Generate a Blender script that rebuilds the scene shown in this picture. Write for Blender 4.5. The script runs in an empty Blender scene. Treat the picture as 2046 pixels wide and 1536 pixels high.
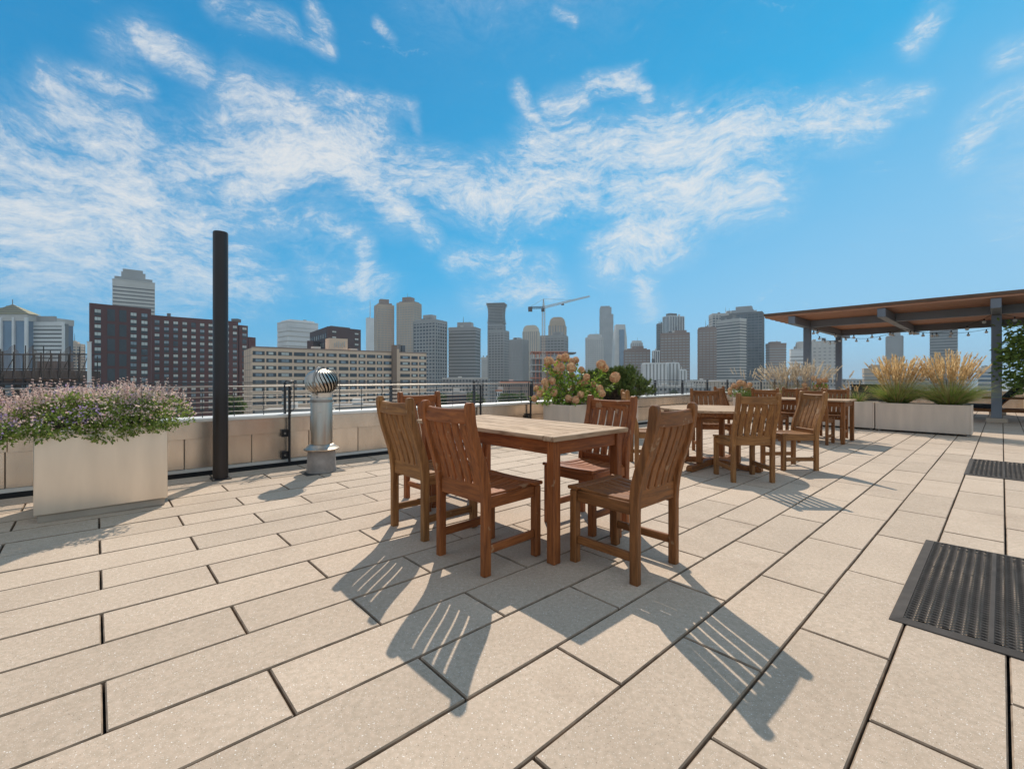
import bpy, math, random
import numpy as np
from mathutils import Vector, Matrix
random.seed(7)
rng = np.random.default_rng(11)
SCN = bpy.context.scene
COL = SCN.collection
R = math.radians

# ------------------------------------------------------------------ camera
H = 1.09                      # eye height above the deck
cam_d = bpy.data.cameras.new('camera')
cam = bpy.data.objects.new('camera', cam_d)
COL.objects.link(cam)
cam.location = (0, 0, H)
cam.rotation_euler = (R(90), 0, 0)
cam_d.sensor_width = 36
cam_d.lens = 15.889
cam_d.shift_y = -0.006
cam_d.clip_start = 0.05
cam_d.clip_end = 30000
SCN.camera = cam

# ------------------------------------------------------------------ colour management
SCN.view_settings.view_transform = 'Standard'
SCN.view_settings.look = 'None'
SCN.view_settings.exposure = 0.0
SCN.view_settings.gamma = 1.0
SCN.view_settings.use_curve_mapping = False
SCN.cycles.max_bounces = 6
SCN.cycles.diffuse_bounces = 3
SCN.cycles.glossy_bounces = 3
SCN.cycles.transparent_max_bounces = 12
SCN.cycles.volume_bounces = 0
SCN.cycles.volume_step_rate = 8

# ------------------------------------------------------------------ sun and sky
SUN_AZ, SUN_EL = R(-3.0), R(45.5)      # azimuth from +Y, clockwise
sd = bpy.data.lights.new('sun', 'SUN')
sd.energy = 4.6
sd.angle = R(0.5)
sd.color = (1.0, 0.91, 0.79)
sun = bpy.data.objects.new('sun', sd)
COL.objects.link(sun)
sdir = Vector((math.sin(SUN_AZ)*math.cos(SUN_EL), math.cos(SUN_AZ)*math.cos(SUN_EL), math.sin(SUN_EL)))
sun.rotation_euler = sdir.to_track_quat('Z', 'Y').to_euler()

world = bpy.data.worlds.new('World')
SCN.world = world
world.use_nodes = True
wn, wl = world.node_tree.nodes, world.node_tree.links
wn.clear()

def wnode(t, **kw):
    n = wn.new(t)
    for k, v in kw.items():
        setattr(n, k, v)
    return n

def wmath(op, a, b=None, c=None, clamp=False):
    n = wn.new('ShaderNodeMath'); n.operation = op; n.use_clamp = clamp
    for i, v in enumerate((a, b, c)):
        if v is None: continue
        if isinstance(v, (int, float)): n.inputs[i].default_value = v
        else: wl.new(v, n.inputs[i])
    return n.outputs[0]

def wvec(op, a, b=None, scale=None, out=0):
    n = wn.new('ShaderNodeVectorMath'); n.operation = op
    for i, v in enumerate((a, b)):
        if v is None: continue
        if isinstance(v, (tuple, list)): n.inputs[i].default_value = v
        else: wl.new(v, n.inputs[i])
    if scale is not None:
        if isinstance(scale, (int, float)): n.inputs['Scale'].default_value = scale
        else: wl.new(scale, n.inputs['Scale'])
    return n.outputs[out]

def build_sky():
    out = wnode('ShaderNodeOutputWorld')
    bg = wnode('ShaderNodeBackground')
    bg.inputs['Strength'].default_value = 0.10
    wl.new(bg.outputs[0], out.inputs[0])
    sky = wnode('ShaderNodeTexSky')
    sky.sky_type = 'NISHITA'
    sky.sun_disc = False
    sky.sun_elevation = SUN_EL
    sky.sun_rotation = SUN_AZ
    sky.altitude = 30
    sky.air_density = 1.0
    sky.dust_density = 0.35
    sky.ozone_density = 3.0
    tc = wnode('ShaderNodeTexCoord')
    d = tc.outputs['Generated']
    sep = wnode('ShaderNodeSeparateXYZ'); wl.new(d, sep.inputs[0])
    x, y, z = sep.outputs
    # azimuth and elevation of the looked-at direction
    az = wmath('ARCTAN2', x, y)
    el = wmath('ARCSINE', z)
    comb = wnode('ShaderNodeCombineXYZ'); wl.new(az, comb.inputs[0]); wl.new(el, comb.inputs[1])
    P = comb.outputs[0]
    # the deep, saturated blue of the photograph: gain on the sky's own colours
    tint = wnode('ShaderNodeMix', data_type='RGBA', blend_type='MULTIPLY')
    tint.inputs[0].default_value = 1.0
    wl.new(sky.outputs[0], tint.inputs[6]); tint.inputs[7].default_value = SKY_GAIN
    hsv = wnode('ShaderNodeHueSaturation'); hsv.inputs['Saturation'].default_value = SKY_SAT
    wl.new(tint.outputs[2], hsv.inputs['Color'])
    # the sky's own gradient: deep blue up and to the left, pale towards the horizon and the right
    gm = wnode('ShaderNodeMapRange', interpolation_type='SMOOTHSTEP')
    wl.new(wmath('SUBTRACT', el, wmath('MULTIPLY', wmath('SINE', az), 0.42)), gm.inputs[0])
    gm.inputs[1].default_value = -0.35; gm.inputs[2].default_value = 1.0
    gr = wnode('ShaderNodeValToRGB'); wl.new(gm.outputs[0], gr.inputs[0])
    cr = gr.color_ramp; cr.elements[0].position = 0.0; cr.elements[0].color = (*SKY_LOW, 1); cr.elements[1].position = 1.0; cr.elements[1].color = (*SKY_HIGH, 1)
    e = cr.elements.new(0.45); e.color = (*SKY_MID, 1)
    gs = wnode('ShaderNodeMix', data_type='RGBA', blend_type='MULTIPLY'); gs.inputs[0].default_value = 1.0
    wl.new(gr.outputs[0], gs.inputs[6]); gs.inputs[7].default_value = (10, 10, 10, 1)
    hx = wnode('ShaderNodeMix', data_type='RGBA'); hx.inputs[0].default_value = 0.94
    wl.new(hsv.outputs[0], hx.inputs[6]); wl.new(gs.outputs[2], hx.inputs[7])
    sky_col = hx.outputs[2]
    # cloud field: warped ridged noise, drawn out along the wind
    wnz = wnode('ShaderNodeTexNoise'); wnz.inputs['Scale'].default_value = 2.6; wnz.inputs['Detail'].default_value = 4
    wl.new(P, wnz.inputs['Vector'])
    wof = wvec('SCALE', wvec('SUBTRACT', wnz.outputs['Color'], (0.5, 0.5, 0.5)), scale=0.20)
    Pw = wvec('ADD', P, wof)
    def fbm(vec, rot, scl, scale, detail, rough, dist=0.0):
        mp = wnode('ShaderNodeMapping'); mp.inputs['Rotation'].default_value = (0, 0, rot); mp.inputs['Scale'].default_value = scl
        wl.new(vec, mp.inputs['Vector'])
        n = wnode('ShaderNodeTexNoise'); n.inputs['Scale'].default_value = scale; n.inputs['Detail'].default_value = detail
        n.inputs['Roughness'].default_value = rough; n.inputs['Distortion'].default_value = dist
        wl.new(mp.outputs[0], n.inputs['Vector'])
        return n.outputs['Fac']
    n1 = fbm(Pw, 0.5, (1, 2.6, 1), 5.0, 9, 0.60, 0.3)
    n2 = fbm(Pw, -0.65, (1, 3.0, 1), 18.0, 8, 0.66, 0.35)
    n3 = fbm(Pw, 0.3, (1, 1.8, 1), 62.0, 6, 0.75, 0.4)
    def pt(px, py):
        v = np.array([(px-1023)/903.0, 1.0, (755.76-py)/903.0]); v /= np.linalg.norm(v)
        return (math.atan2(v[0], v[1]), math.asin(v[2]), 0.0)
    # cloud banks: (x0, y0, x1, y1, radius, weight) given as sight directions
    banks = CLOUDS
    mask = None
    Pm = wvec('ADD', P, wvec('SCALE', wvec('SUBTRACT', wnz.outputs['Color'], (0.5, 0.5, 0.5)), scale=0.085))
    for (x0, y0, x1, y1, r, w) in banks:
        a = pt(x0, y0); b = pt(x1, y1)
        ba = (b[0]-a[0], b[1]-a[1], 0); l2 = ba[0]**2+ba[1]**2
        pa = wvec('SUBTRACT', Pm, a)
        t = wmath('MULTIPLY', wvec('DOT_PRODUCT', pa, ba, out=1), 1.0/max(l2, 1e-6), clamp=True)
        dist = wvec('LENGTH', wvec('SUBTRACT', pa, wvec('SCALE', ba, scale=t)), out=1)
        mr = wnode('ShaderNodeMapRange', interpolation_type='SMOOTHSTEP')
        wl.new(dist, mr.inputs[0]); mr.inputs[1].default_value = 0.0; mr.inputs[2].default_value = r/903.0*1.45
        mr.inputs[3].default_value = w; mr.inputs[4].default_value = 0
        mask = mr.outputs[0] if mask is None else wmath('SMOOTH_MAX', mask, mr.outputs[0], 0.10)
    # unseen cloud cover added outside the view, thick enough to neutralise blue ambient light
    fw = wnode('ShaderNodeMapRange', interpolation_type='SMOOTHSTEP'); wl.new(y, fw.inputs[0])
    fw.inputs[1].default_value = 0.5; fw.inputs[2].default_value = 0.0; fw.inputs[3].default_value = 0.0; fw.inputs[4].default_value = 0.95
    mask = wmath('MAXIMUM', mask, fw.outputs[0])
    f = wmath('ADD', wmath('MULTIPLY', n1, 0.38), wmath('MULTIPLY', n2, 0.36))
    f = wmath('ADD', f, wmath('MULTIPLY', n3, 0.26))
    dens = wmath('ADD', wmath('MULTIPLY', wmath('SUBTRACT', f, 0.50), 4.6), wmath('SUBTRACT', wmath('MULTIPLY', mask, 1.30), 0.42))
    # soft veil of thin cloud round the banks
    vr = wnode('ShaderNodeMapRange', interpolation_type='SMOOTHSTEP'); wl.new(f, vr.inputs[0]); vr.inputs[1].default_value = 0.38; vr.inputs[2].default_value = 0.62
    veil = wmath('MULTIPLY', wmath('MULTIPLY', wmath('POWER', mask, 1.5), 0.75), wmath('ADD', wmath('MULTIPLY', vr.outputs[0], 0.85), 0.12))
    mr = wnode('ShaderNodeMapRange', interpolation_type='SMOOTHSTEP')
    wl.new(dens, mr.inputs[0]); mr.inputs[1].default_value = -0.08; mr.inputs[2].default_value = 1.30
    cov = wmath('MAXIMUM', wmath('MULTIPLY', mr.outputs[0], 0.84), veil)
    # clouds thin out towards the horizon and stop under it
    hz = wnode('ShaderNodeMapRange', interpolation_type='SMOOTHSTEP')
    wl.new(el, hz.inputs[0]); hz.inputs[1].default_value = 0.02; hz.inputs[2].default_value = 0.22
    cov = wmath('MULTIPLY', cov, wmath('ADD', wmath('MULTIPLY', hz.outputs[0], 0.9), 0.1))
    mix = wnode('ShaderNodeMix', data_type='RGBA')
    wl.new(cov, mix.inputs[0]); wl.new(sky_col, mix.inputs[6]); mix.inputs[7].default_value = CLOUD_COL
    wl.new(mix.outputs[2], bg.inputs['Color'])

SKY_GAIN = (0.75, 1.0, 1.25, 1)
SKY_SAT = 1.1
SKY_LOW = (.32, .65, .92); SKY_MID = (.028, .43, .80); SKY_HIGH = (.001, .25, .56)
CLOUD_COL = (8.9, 8.7, 8.4, 1)
CLOUDS = [
    (-60, 350, 40, 330, 90, .94), (-40, 430, 130, 430, 150, .95), (150, 235, 230, 300, 62, .95), (230, 300, 300, 400, 95, 1.0),
    (200, 430, 360, 460, 130, .92), (60, 560, 420, 540, 140, .86), (380, 480, 520, 570, 80, .74),
    (360, 340, 480, 280, 80, .86), (480, 210, 600, 250, 55, .95), (520, 300, 720, 300, 92, 1.0), (480, 380, 560, 370, 55, .85),
    (700, 340, 800, 420, 62, .95), (800, 420, 860, 480, 34, .8), (800, 350, 1000, 410, 72, .92), (1000, 390, 1180, 370, 85, .95),
    (1080, 300, 1300, 310, 72, .95), (1300, 300, 1500, 300, 88, 1.0), (1480, 290, 1720, 235, 52, .86), (1700, 225, 1830, 190, 30, .66),
    (1260, 400, 1500, 370, 88, .96), (1230, 500, 1360, 450, 72, .92), (1270, 520, 1290, 620, 34, .78),
    (910, 520, 1000, 530, 44, .78), (950, 590, 1100, 575, 44, .80), (1000, 520, 1090, 530, 40, .66), (735, 490, 740, 600, 30, .72), (700, 560, 760, 580, 50, .62),
    (560, 430, 700, 470, 60, .64), (620, 520, 700, 600, 60, .55), (430, 20, 560, 60, 26, .80), (540, 60, 650, 105, 17, .78),
    (290, 90, 400, 150, 30, .82), (400, 150, 470, 195, 14, .74), (240, 110, 300, 90, 40, .5), (160, 160, 290, 185, 22, .82), (620, 190, 820, 215, 22, .80), (820, 215, 835, 260, 14, .7),
    (620, 30, 640, 60, 24, .62), (745, 40, 780, 80, 12, .66), (1040, 175, 1075, 230, 26, .84), (1100, 205, 1160, 195, 30, .86),
    (1180, 170, 1260, 155, 28, .88), (1270, 165, 1285, 185, 20, .82), (1930, 300, 1970, 240, 34, .84), (1960, 240, 2060, 190, 36, .80),
    (1830, 80, 1890, -10, 26, .70), (1110, 22, 1145, 40, 14, .72), (2010, 110, 2080, 90, 26, .66), (1390, 225, 1400, 240, 24, .7), (390, 240, 405, 245, 16, .6),
    (-400, 300, -900, 500, 160, .8), (2400, 260, 3200, 420, 180, .8), (900, -300, 1500, -500, 200, .7)]
build_sky()

# ------------------------------------------------------------------ deck frame
YAW = R(47.3115)
S_, C_ = math.sin(YAW), math.cos(YAW)
KT = -0.00811                       # the deck drains to the right
ROT = R(90) - YAW                   # world angle of the paver rows (t axis)

def TS(t, s, z=0.0, tilt=True):
    X = t*S_ - s*C_; Y = t*C_ + s*S_
    return Vector((X, Y, z + (KT*X if tilt else 0)))

def at(px, py, Y):
    """point at distance Y that is seen in sight direction (px, py)"""
    return Vector(((px-1023)/903.02*Y, Y, H-(py-755.76)/903.02*Y))

# ------------------------------------------------------------------ materials
MATS = {}
def _n(nt, t, **kw):
    n = nt.nodes.new(t)
    for k, v in kw.items(): setattr(n, k, v)
    return n

def mat(name, col, rough=.6, metal=0.0, var=.12, scale=4.0, stretch=(1, 1, 1), bump=0.0, bscale=60.0, rnd=0.0,
        col2=None, spec=None, trans=0.0, coat=0.0, hue=0.0, detail=6):
    if name in MATS: return MATS[name]
    m = bpy.data.materials.new(name); m.use_nodes = True
    nt = m.node_tree; b = nt.nodes['Principled BSDF']
    L = nt.links.new
    tc = _n(nt, 'ShaderNodeTexCoord'); oi = _n(nt, 'ShaderNodeObjectInfo')
    off = _n(nt, 'ShaderNodeVectorMath', operation='SCALE'); off.inputs[0].default_value = (37.1, 91.7, 53.3)
    L(oi.outputs['Random'], off.inputs['Scale'])
    add = _n(nt, 'ShaderNodeVectorMath', operation='ADD'); L(tc.outputs['Object'], add.inputs[0]); L(off.outputs[0], add.inputs[1])
    mp = _n(nt, 'ShaderNodeMapping'); mp.inputs['Scale'].default_value = stretch; L(add.outputs[0], mp.inputs['Vector'])
    nz = _n(nt, 'ShaderNodeTexNoise'); nz.inputs['Scale'].default_value = scale; nz.inputs['Detail'].default_value = detail
    L(mp.outputs[0], nz.inputs['Vector'])
    ramp = _n(nt, 'ShaderNodeMapRange'); L(nz.outputs['Fac'], ramp.inputs[0])
    ramp.inputs[1].default_value = .3; ramp.inputs[2].default_value = .7
    mx = _n(nt, 'ShaderNodeMix', data_type='RGBA'); L(ramp.outputs[0], mx.inputs[0])
    c = np.array(col[:3]); c2 = np.array(col2[:3]) if col2 is not None else None
    lo = c*(1-var); hi = c*(1+var) if c2 is None else c2
    mx.inputs[6].default_value = (*lo, 1); mx.inputs[7].default_value = (*np.minimum(hi, .95), 1)
    cur = mx.outputs[2]
    if rnd or hue:
        hs = _n(nt, 'ShaderNodeHueSaturation')
        mr = _n(nt, 'ShaderNodeMapRange'); L(oi.outputs['Random'], mr.inputs[0]); mr.inputs[3].default_value = 1-rnd; mr.inputs[4].default_value = 1+rnd
        L(mr.outputs[0], hs.inputs['Value'])
        if hue:
            wn_ = _n(nt, 'ShaderNodeTexWhiteNoise', noise_dimensions='1D'); L(oi.outputs['Random'], wn_.inputs['W'])
            mh = _n(nt, 'ShaderNodeMapRange'); L(wn_.outputs['Value'], mh.inputs[0]); mh.inputs[3].default_value = .5-hue; mh.inputs[4].default_value = .5+hue
            L(mh.outputs[0], hs.inputs['Hue'])
        L(cur, hs.inputs['Color']); cur = hs.outputs[0]
    L(cur, b.inputs['Base Color'])
    b.inputs['Roughness'].default_value = rough; b.inputs['Metallic'].default_value = metal
    if spec is not None: b.inputs['Specular IOR Level'].default_value = spec
    if coat: b.inputs['Coat Weight'].default_value = coat
    if trans:
        # thin leaves let some light through
        tr = _n(nt, 'ShaderNodeBsdfTranslucent'); L(cur, tr.inputs['Color'])
        ms = _n(nt, 'ShaderNodeMixShader'); ms.inputs[0].default_value = trans
        L(b.outputs[0], ms.inputs[1]); L(tr.outputs[0], ms.inputs[2]); L(ms.outputs[0], nt.nodes['Material Output'].inputs[0])
    if bump:
        n2 = _n(nt, 'ShaderNodeTexNoise'); n2.inputs['Scale'].default_value = bscale; n2.inputs['Detail'].default_value = 5
        L(mp.outputs[0], n2.inputs['Vector'])
        bp = _n(nt, 'ShaderNodeBump'); bp.inputs['Strength'].default_value = bump; bp.inputs['Distance'].default_value = .01
        L(n2.outputs['Fac'], bp.inputs['Height']); L(bp.outputs[0], b.inputs['Normal'])
    MATS[name] = m
    return m

# ------------------------------------------------------------------ mesh builder
class MB:
    def __init__(s): s.v = []; s.f = []
    def add(s, vs, fs):
        o = len(s.v); s.v.extend([tuple(v) for v in vs]); s.f.extend([tuple(i+o for i in f) for f in fs]); return s
    def box(s, lo, hi, M=None):
        x0, y0, z0 = lo; x1, y1, z1 = hi
        vs = [(x0, y0, z0), (x1, y0, z0), (x1, y1, z0), (x0, y1, z0), (x0, y0, z1), (x1, y0, z1), (x1, y1, z1), (x0, y1, z1)]
        if M is not None: vs = [M @ Vector(v) for v in vs]
        return s.add(vs, [(0, 3, 2, 1), (4, 5, 6, 7), (0, 1, 5, 4), (1, 2, 6, 5), (2, 3, 7, 6), (3, 0, 4, 7)])
    def cbox(s, lo, hi, b=.003, M=None):
        """box with all edges chamfered"""
        lo = Vector(lo); hi = Vector(hi); vs = []; idx = {}
        for i in (0, 1):
            for j in (0, 1):
                for k in (0, 1):
                    c = Vector((hi.x if i else lo.x, hi.y if j else lo.y, hi.z if k else lo.z))
                    d = (b if not i else -b, b if not j else -b, b if not k else -b)
                    for a in range(3):
                        p = c.copy()
                        for q in range(3):
                            if q != a: p[q] += d[q]
                        idx[(i, j, k, a)] = len(vs); vs.append(M @ p if M is not None else p)
        f = []
        def F(q, flip): f.append(tuple(reversed(q)) if flip else tuple(q))
        for a in range(3):
            u, v = (a+1) % 3, (a+2) % 3
            for sgn in (0, 1):
                q = []
                for (cu, cv) in ((0, 0), (1, 0), (1, 1), (0, 1)):
                    key = [0, 0, 0]; key[a] = sgn; key[u] = cu; key[v] = cv
                    q.append(idx[(*key, a)])
                F(q, sgn == 0)
            for su in (0, 1):
                for sv in (0, 1):
                    k0 = [0, 0, 0]; k1 = [0, 0, 0]; k0[u] = k1[u] = su; k0[v] = k1[v] = sv; k1[a] = 1
                    q = [idx[(*k0, u)], idx[(*k1, u)], idx[(*k1, v)], idx[(*k0, v)]]
                    F(q, su != sv)
        for i in (0, 1):
            for j in (0, 1):
                for k in (0, 1):
                    q = [idx[(i, j, k, 0)], idx[(i, j, k, 1)], idx[(i, j, k, 2)]]
                    F(q, (i+j+k) % 2 == 0)
        return s.add(vs, f)
    def sweep(s, pts, w, h, b=.004, up=(0, 1, 0)):
        """chamfered bar: width w along `up` (lateral), thickness h across the path in its plane"""
        pts = [Vector(p) for p in pts]; n = len(pts); lat = Vector(up).normalized()
        if not isinstance(w, (list, tuple)): w = [w]*n
        if not isinstance(h, (list, tuple)): h = [h]*n
        vs = []
        for i, p in enumerate(pts):
            t = (pts[min(i+1, n-1)]-pts[max(i-1, 0)]).normalized(); nn = t.cross(lat).normalized()
            a, c = w[i]/2, h[i]/2; bb = min(b, a*.9, c*.9)
            for (u, v) in ((a, c-bb), (a-bb, c), (-a+bb, c), (-a, c-bb), (-a, -c+bb), (-a+bb, -c), (a-bb, -c), (a, -c+bb)):
                vs.append(p + lat*u + nn*v)
        f = []
        for i in range(n-1):
            for k in range(8):
                f.append((i*8+k, i*8+(k+1) % 8, (i+1)*8+(k+1) % 8, (i+1)*8+k))
        f.append(tuple(range(7, -1, -1))); f.append(tuple((n-1)*8+k for k in range(8)))
        return s.add(vs, f)
    def tube(s, pts, r, n=8, cap=True):
        pts = [Vector(p) for p in pts]; m = len(pts)
        if not isinstance(r, (list, tuple)): r = [r]*m
        vs = []; prev = None
        for i, p in enumerate(pts):
            t = (pts[min(i+1, m-1)]-pts[max(i-1, 0)]).normalized()
            ref = prev if prev is not None else (Vector((0, 0, 1)) if abs(t.z) < .9 else Vector((1, 0, 0)))
            u = (ref - t*ref.dot(t))
            if u.length < 1e-6: u = t.orthogonal()
            u.normalize(); w = t.cross(u); prev = u
            for k in range(n):
                a = 2*math.pi*k/n
                vs.append(p + (u*math.cos(a)+w*math.sin(a))*r[i])
        f = []
        for i in range(m-1):
            for k in range(n):
                f.append((i*n+k, i*n+(k+1) % n, (i+1)*n+(k+1) % n, (i+1)*n+k))
        if cap: f.append(tuple(range(n-1, -1, -1))); f.append(tuple((m-1)*n+k for k in range(n)))
        return s.add(vs, f)
    def lathe(s, prof, n=24, c=(0, 0), cap=True, M=None):
        vs = []
        for (r, z) in prof:
            for k in range(n):
                a = 2*math.pi*k/n; p = Vector((c[0]+r*math.cos(a), c[1]+r*math.sin(a), z)); vs.append(M @ p if M is not None else p)
        f = []; m = len(prof)
        for i in range(m-1):
            for k in range(n): f.append((i*n+k, i*n+(k+1) % n, (i+1)*n+(k+1) % n, (i+1)*n+k))
        if cap: f.append(tuple(range(n-1, -1, -1))); f.append(tuple((m-1)*n+k for k in range(n)))
        return s.add(vs, f)
    def prism(s, poly, z0, z1, M=None):
        n = len(poly); vs = [Vector((x, y, z0)) for x, y in poly]+[Vector((x, y, z1)) for x, y in poly]
        if M is not None: vs = [M @ v for v in vs]
        f = [tuple(range(n-1, -1, -1)), tuple(range(n, 2*n))]+[(i, (i+1) % n, n+(i+1) % n, n+i) for i in range(n)]
        return s.add(vs, f)
    def mesh(s, name, material, smooth=False):
        me = bpy.data.meshes.new(name); me.from_pydata(s.v, [], s.f); me.update()
        if material is not None: me.materials.append(material)
        if smooth:
            me.shade_smooth()
            try: me.set_sharp_from_angle(angle=R(40))
            except Exception: pass
        return me
    def build(s, name, material, parent=None, smooth=False, loc=None):
        o = bpy.data.objects.new(name, s.mesh(name, material, smooth)); COL.objects.link(o)
        if parent is not None: o.parent = parent
        if loc is not None: o.location = loc
        return o

def np_mesh(name, V, Fq, material, parent=None):
    """V (n,3) array, Fq (m,k) index array"""
    me = bpy.data.meshes.new(name)
    V = np.asarray(V, dtype=np.float32); Fq = np.asarray(Fq, dtype=np.int32)
    me.vertices.add(len(V)); me.vertices.foreach_set('co', V.ravel())
    k = Fq.shape[1]; me.loops.add(Fq.size); me.loops.foreach_set('vertex_index', Fq.ravel())
    me.polygons.add(len(Fq)); me.polygons.foreach_set('loop_start', np.arange(0, Fq.size, k, dtype=np.int32))
    me.update(calc_edges=True); me.validate()
    me.materials.append(material)
    o = bpy.data.objects.new(name, me); COL.objects.link(o)
    if parent is not None: o.parent = parent
    return o

def tag(o, label=None, cat=None, group=None, kind=None):
    if label: o['label'] = label
    if cat: o['category'] = cat
    if group: o['group'] = group
    if kind: o['kind'] = kind
    return o

def thing(name, label, cat, loc=(0, 0, 0), rz=0.0, group=None):
    o = bpy.data.objects.new(name, None); COL.objects.link(o); o.empty_display_size = .2
    o.location = loc; o.rotation_euler = (0, 0, rz)
    return tag(o, label, cat, group)

def link_mesh(name, me, parent=None, loc=None, rot=None, scale=None):
    o = bpy.data.objects.new(name, me); COL.objects.link(o)
    if parent is not None: o.parent = parent
    if loc is not None: o.location = loc
    if rot is not None: o.rotation_euler = rot
    if scale is not None: o.scale = scale
    return o

def copy_tree(o, parent=None):
    kids = [c for c in KIDS.get(o.name, [])]
    c = o.copy(); COL.objects.link(c)
    if parent is not None: c.parent = parent
    out = []
    for ch in kids: out.append(copy_tree(ch, c))
    KIDS[c.name] = out
    return c
KIDS = {}
def index_kids(root):
    KIDS[root.name] = list(root.children)
    for c in root.children: index_kids(c)

def leaf_cloud(P, N, size, aspect=.5, fold=.0, jitter=.3):
    """rhombic leaves at points P with direction N; returns V, F"""
    n = len(P)
    N = N/np.linalg.norm(N, axis=1, keepdims=True)
    r = rng.normal(size=(n, 3)); u = np.cross(N, r); u /= np.linalg.norm(u, axis=1, keepdims=True)
    sz = size*(1+jitter*rng.uniform(-1, 1, (n, 1)))
    w = np.cross(N, u)
    a = P; b = P+N*sz*.45+u*sz*aspect*.5+w*sz*fold; c = P+N*sz; d = P+N*sz*.45-u*sz*aspect*.5+w*sz*fold
    V = np.stack([a, b, c, d], 1).reshape(-1, 3)
    F = np.arange(4*n).reshape(-1, 4)
    return V, F

def ribbons(base, direc, length, width, bend, nseg=4, up=np.array([0, 0, 1.0])):
    """grass blades: base (n,3), direc (n,3) unit start dir, bend = sideways droop vector (n,3)"""
    n = len(base); V = []; side = np.cross(direc, rng.normal(size=(n, 3))); side /= np.linalg.norm(side, axis=1, keepdims=True)
    for i in range(nseg+1):
        t = i/nseg
        p = base+direc*(length*t)[:, None]+bend*(t*t*length)[:, None]
        w = width*(1-t**1.5*.92)
        V.append(p-side*w[:, None]/2); V.append(p+side*w[:, None]/2)
    V = np.stack(V, 1)      # n, 2(nseg+1), 3
    k = 2*(nseg+1); F = []
    for i in range(nseg):
        F.append(np.array([2*i, 2*i+1, 2*i+3, 2*i+2]))
    F = np.array(F)[None]+(np.arange(n)*k)[:, None, None]
    return V.reshape(-1, 3), F.reshape(-1, 4)

def cat_vf(parts):
    Vs = []; Fs = []; o = 0
    for V, F in parts:
        Vs.append(V); Fs.append(F+o); o += len(V)
    return np.concatenate(Vs), np.concatenate(Fs)
# ================================================================== DECK
def paver_material():
    m = bpy.data.materials.new('paver_concrete'); m.use_nodes = True
    nt = m.node_tree; L = nt.links.new; b = nt.nodes['Principled BSDF']
    geo = _n(nt, 'ShaderNodeNewGeometry'); oi = _n(nt, 'ShaderNodeObjectInfo'); pos = geo.outputs['Position']
    def noise(scale, detail=5, rough=.55):
        n = _n(nt, 'ShaderNodeTexNoise'); n.inputs['Scale'].default_value = scale; n.inputs['Detail'].default_value = detail
        n.inputs['Roughness'].default_value = rough; L(pos, n.inputs['Vector']); return n.outputs['Fac']
    def rng_(v, a, b_, c, d):
        r = _n(nt, 'ShaderNodeMapRange'); L(v, r.inputs[0]); r.inputs[1].default_value = a; r.inputs[2].default_value = b_
        r.inputs[3].default_value = c; r.inputs[4].default_value = d; return r.outputs[0]
    def mix(f, a, c):
        x = _n(nt, 'ShaderNodeMix', data_type='RGBA')
        if isinstance(f, float): x.inputs[0].default_value = f
        else: L(f, x.inputs[0])
        for i, q in ((6, a), (7, c)):
            if isinstance(q, tuple): x.inputs[i].default_value = (*q, 1)
            else: L(q, x.inputs[i])
        return x.outputs[2]
    base = mix(rng_(noise(2.2), .3, .7, 0, 1), (.470, .348, .256), (.565, .428, .320))
    base = mix(rng_(noise(55, 3), .35, .65, 0, .55), base, (.32, .245, .17))
    fine = noise(420, 2)
    base = mix(rng_(fine, .35, .7, 0, .45), base, (.56, .47, .37))
    # bright and dark aggregate chips
    for sc, thr, colr, sd_ in ((300, .12, (.82, .75, .66), 0), (165, .032, (.90, .85, .78), 5), (210, .035, (.17, .12, .085), 11)):
        ad = _n(nt, 'ShaderNodeVectorMath', operation='ADD'); L(pos, ad.inputs[0]); ad.inputs[1].default_value = (sd_, sd_*2.1, 0)
        vo = _n(nt, 'ShaderNodeTexVoronoi'); vo.inputs['Scale'].default_value = sc; L(ad.outputs[0], vo.inputs['Vector'])
        wv = _n(nt, 'ShaderNodeTexWhiteNoise', noise_dimensions='3D'); L(vo.outputs['Position'], wv.inputs['Vector'])
        near = rng_(vo.outputs['Distance'], .18, .42, 1, 0)
        pick = _n(nt, 'ShaderNodeMath', operation='LESS_THAN'); L(wv.outputs['Value'], pick.inputs[0]); pick.inputs[1].default_value = thr
        mu = _n(nt, 'ShaderNodeMath', operation='MULTIPLY'); L(near, mu.inputs[0]); L(pick.outputs[0], mu.inputs[1])
        base = mix(mu.outputs[0], base, colr)
    # brown water stains in places
    st = rng_(noise(.9, 7, .68), .56, .74, 0, .42)
    base = mix(st, base, (.26, .18, .125))
    hs = _n(nt, 'ShaderNodeHueSaturation'); L(base, hs.inputs['Color'])
    L(rng_(oi.outputs['Random'], 0, 1, .91, 1.06), hs.inputs['Value'])
    L(hs.outputs[0], b.inputs['Base Color'])
    b.inputs['Roughness'].default_value = .82; b.inputs['Specular IOR Level'].default_value = .3
    bp = _n(nt, 'ShaderNodeBump'); bp.inputs['Strength'].default_value = .35; bp.inputs['Distance'].default_value = .003
    L(noise(260, 3), bp.inputs['Height']); L(bp.outputs[0], b.inputs['Normal'])
    return m
M_PAVER = paver_material()
M_BASE = mat('deck_bed', (.030, .024, .019), .95, var=.35, scale=6)

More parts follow.
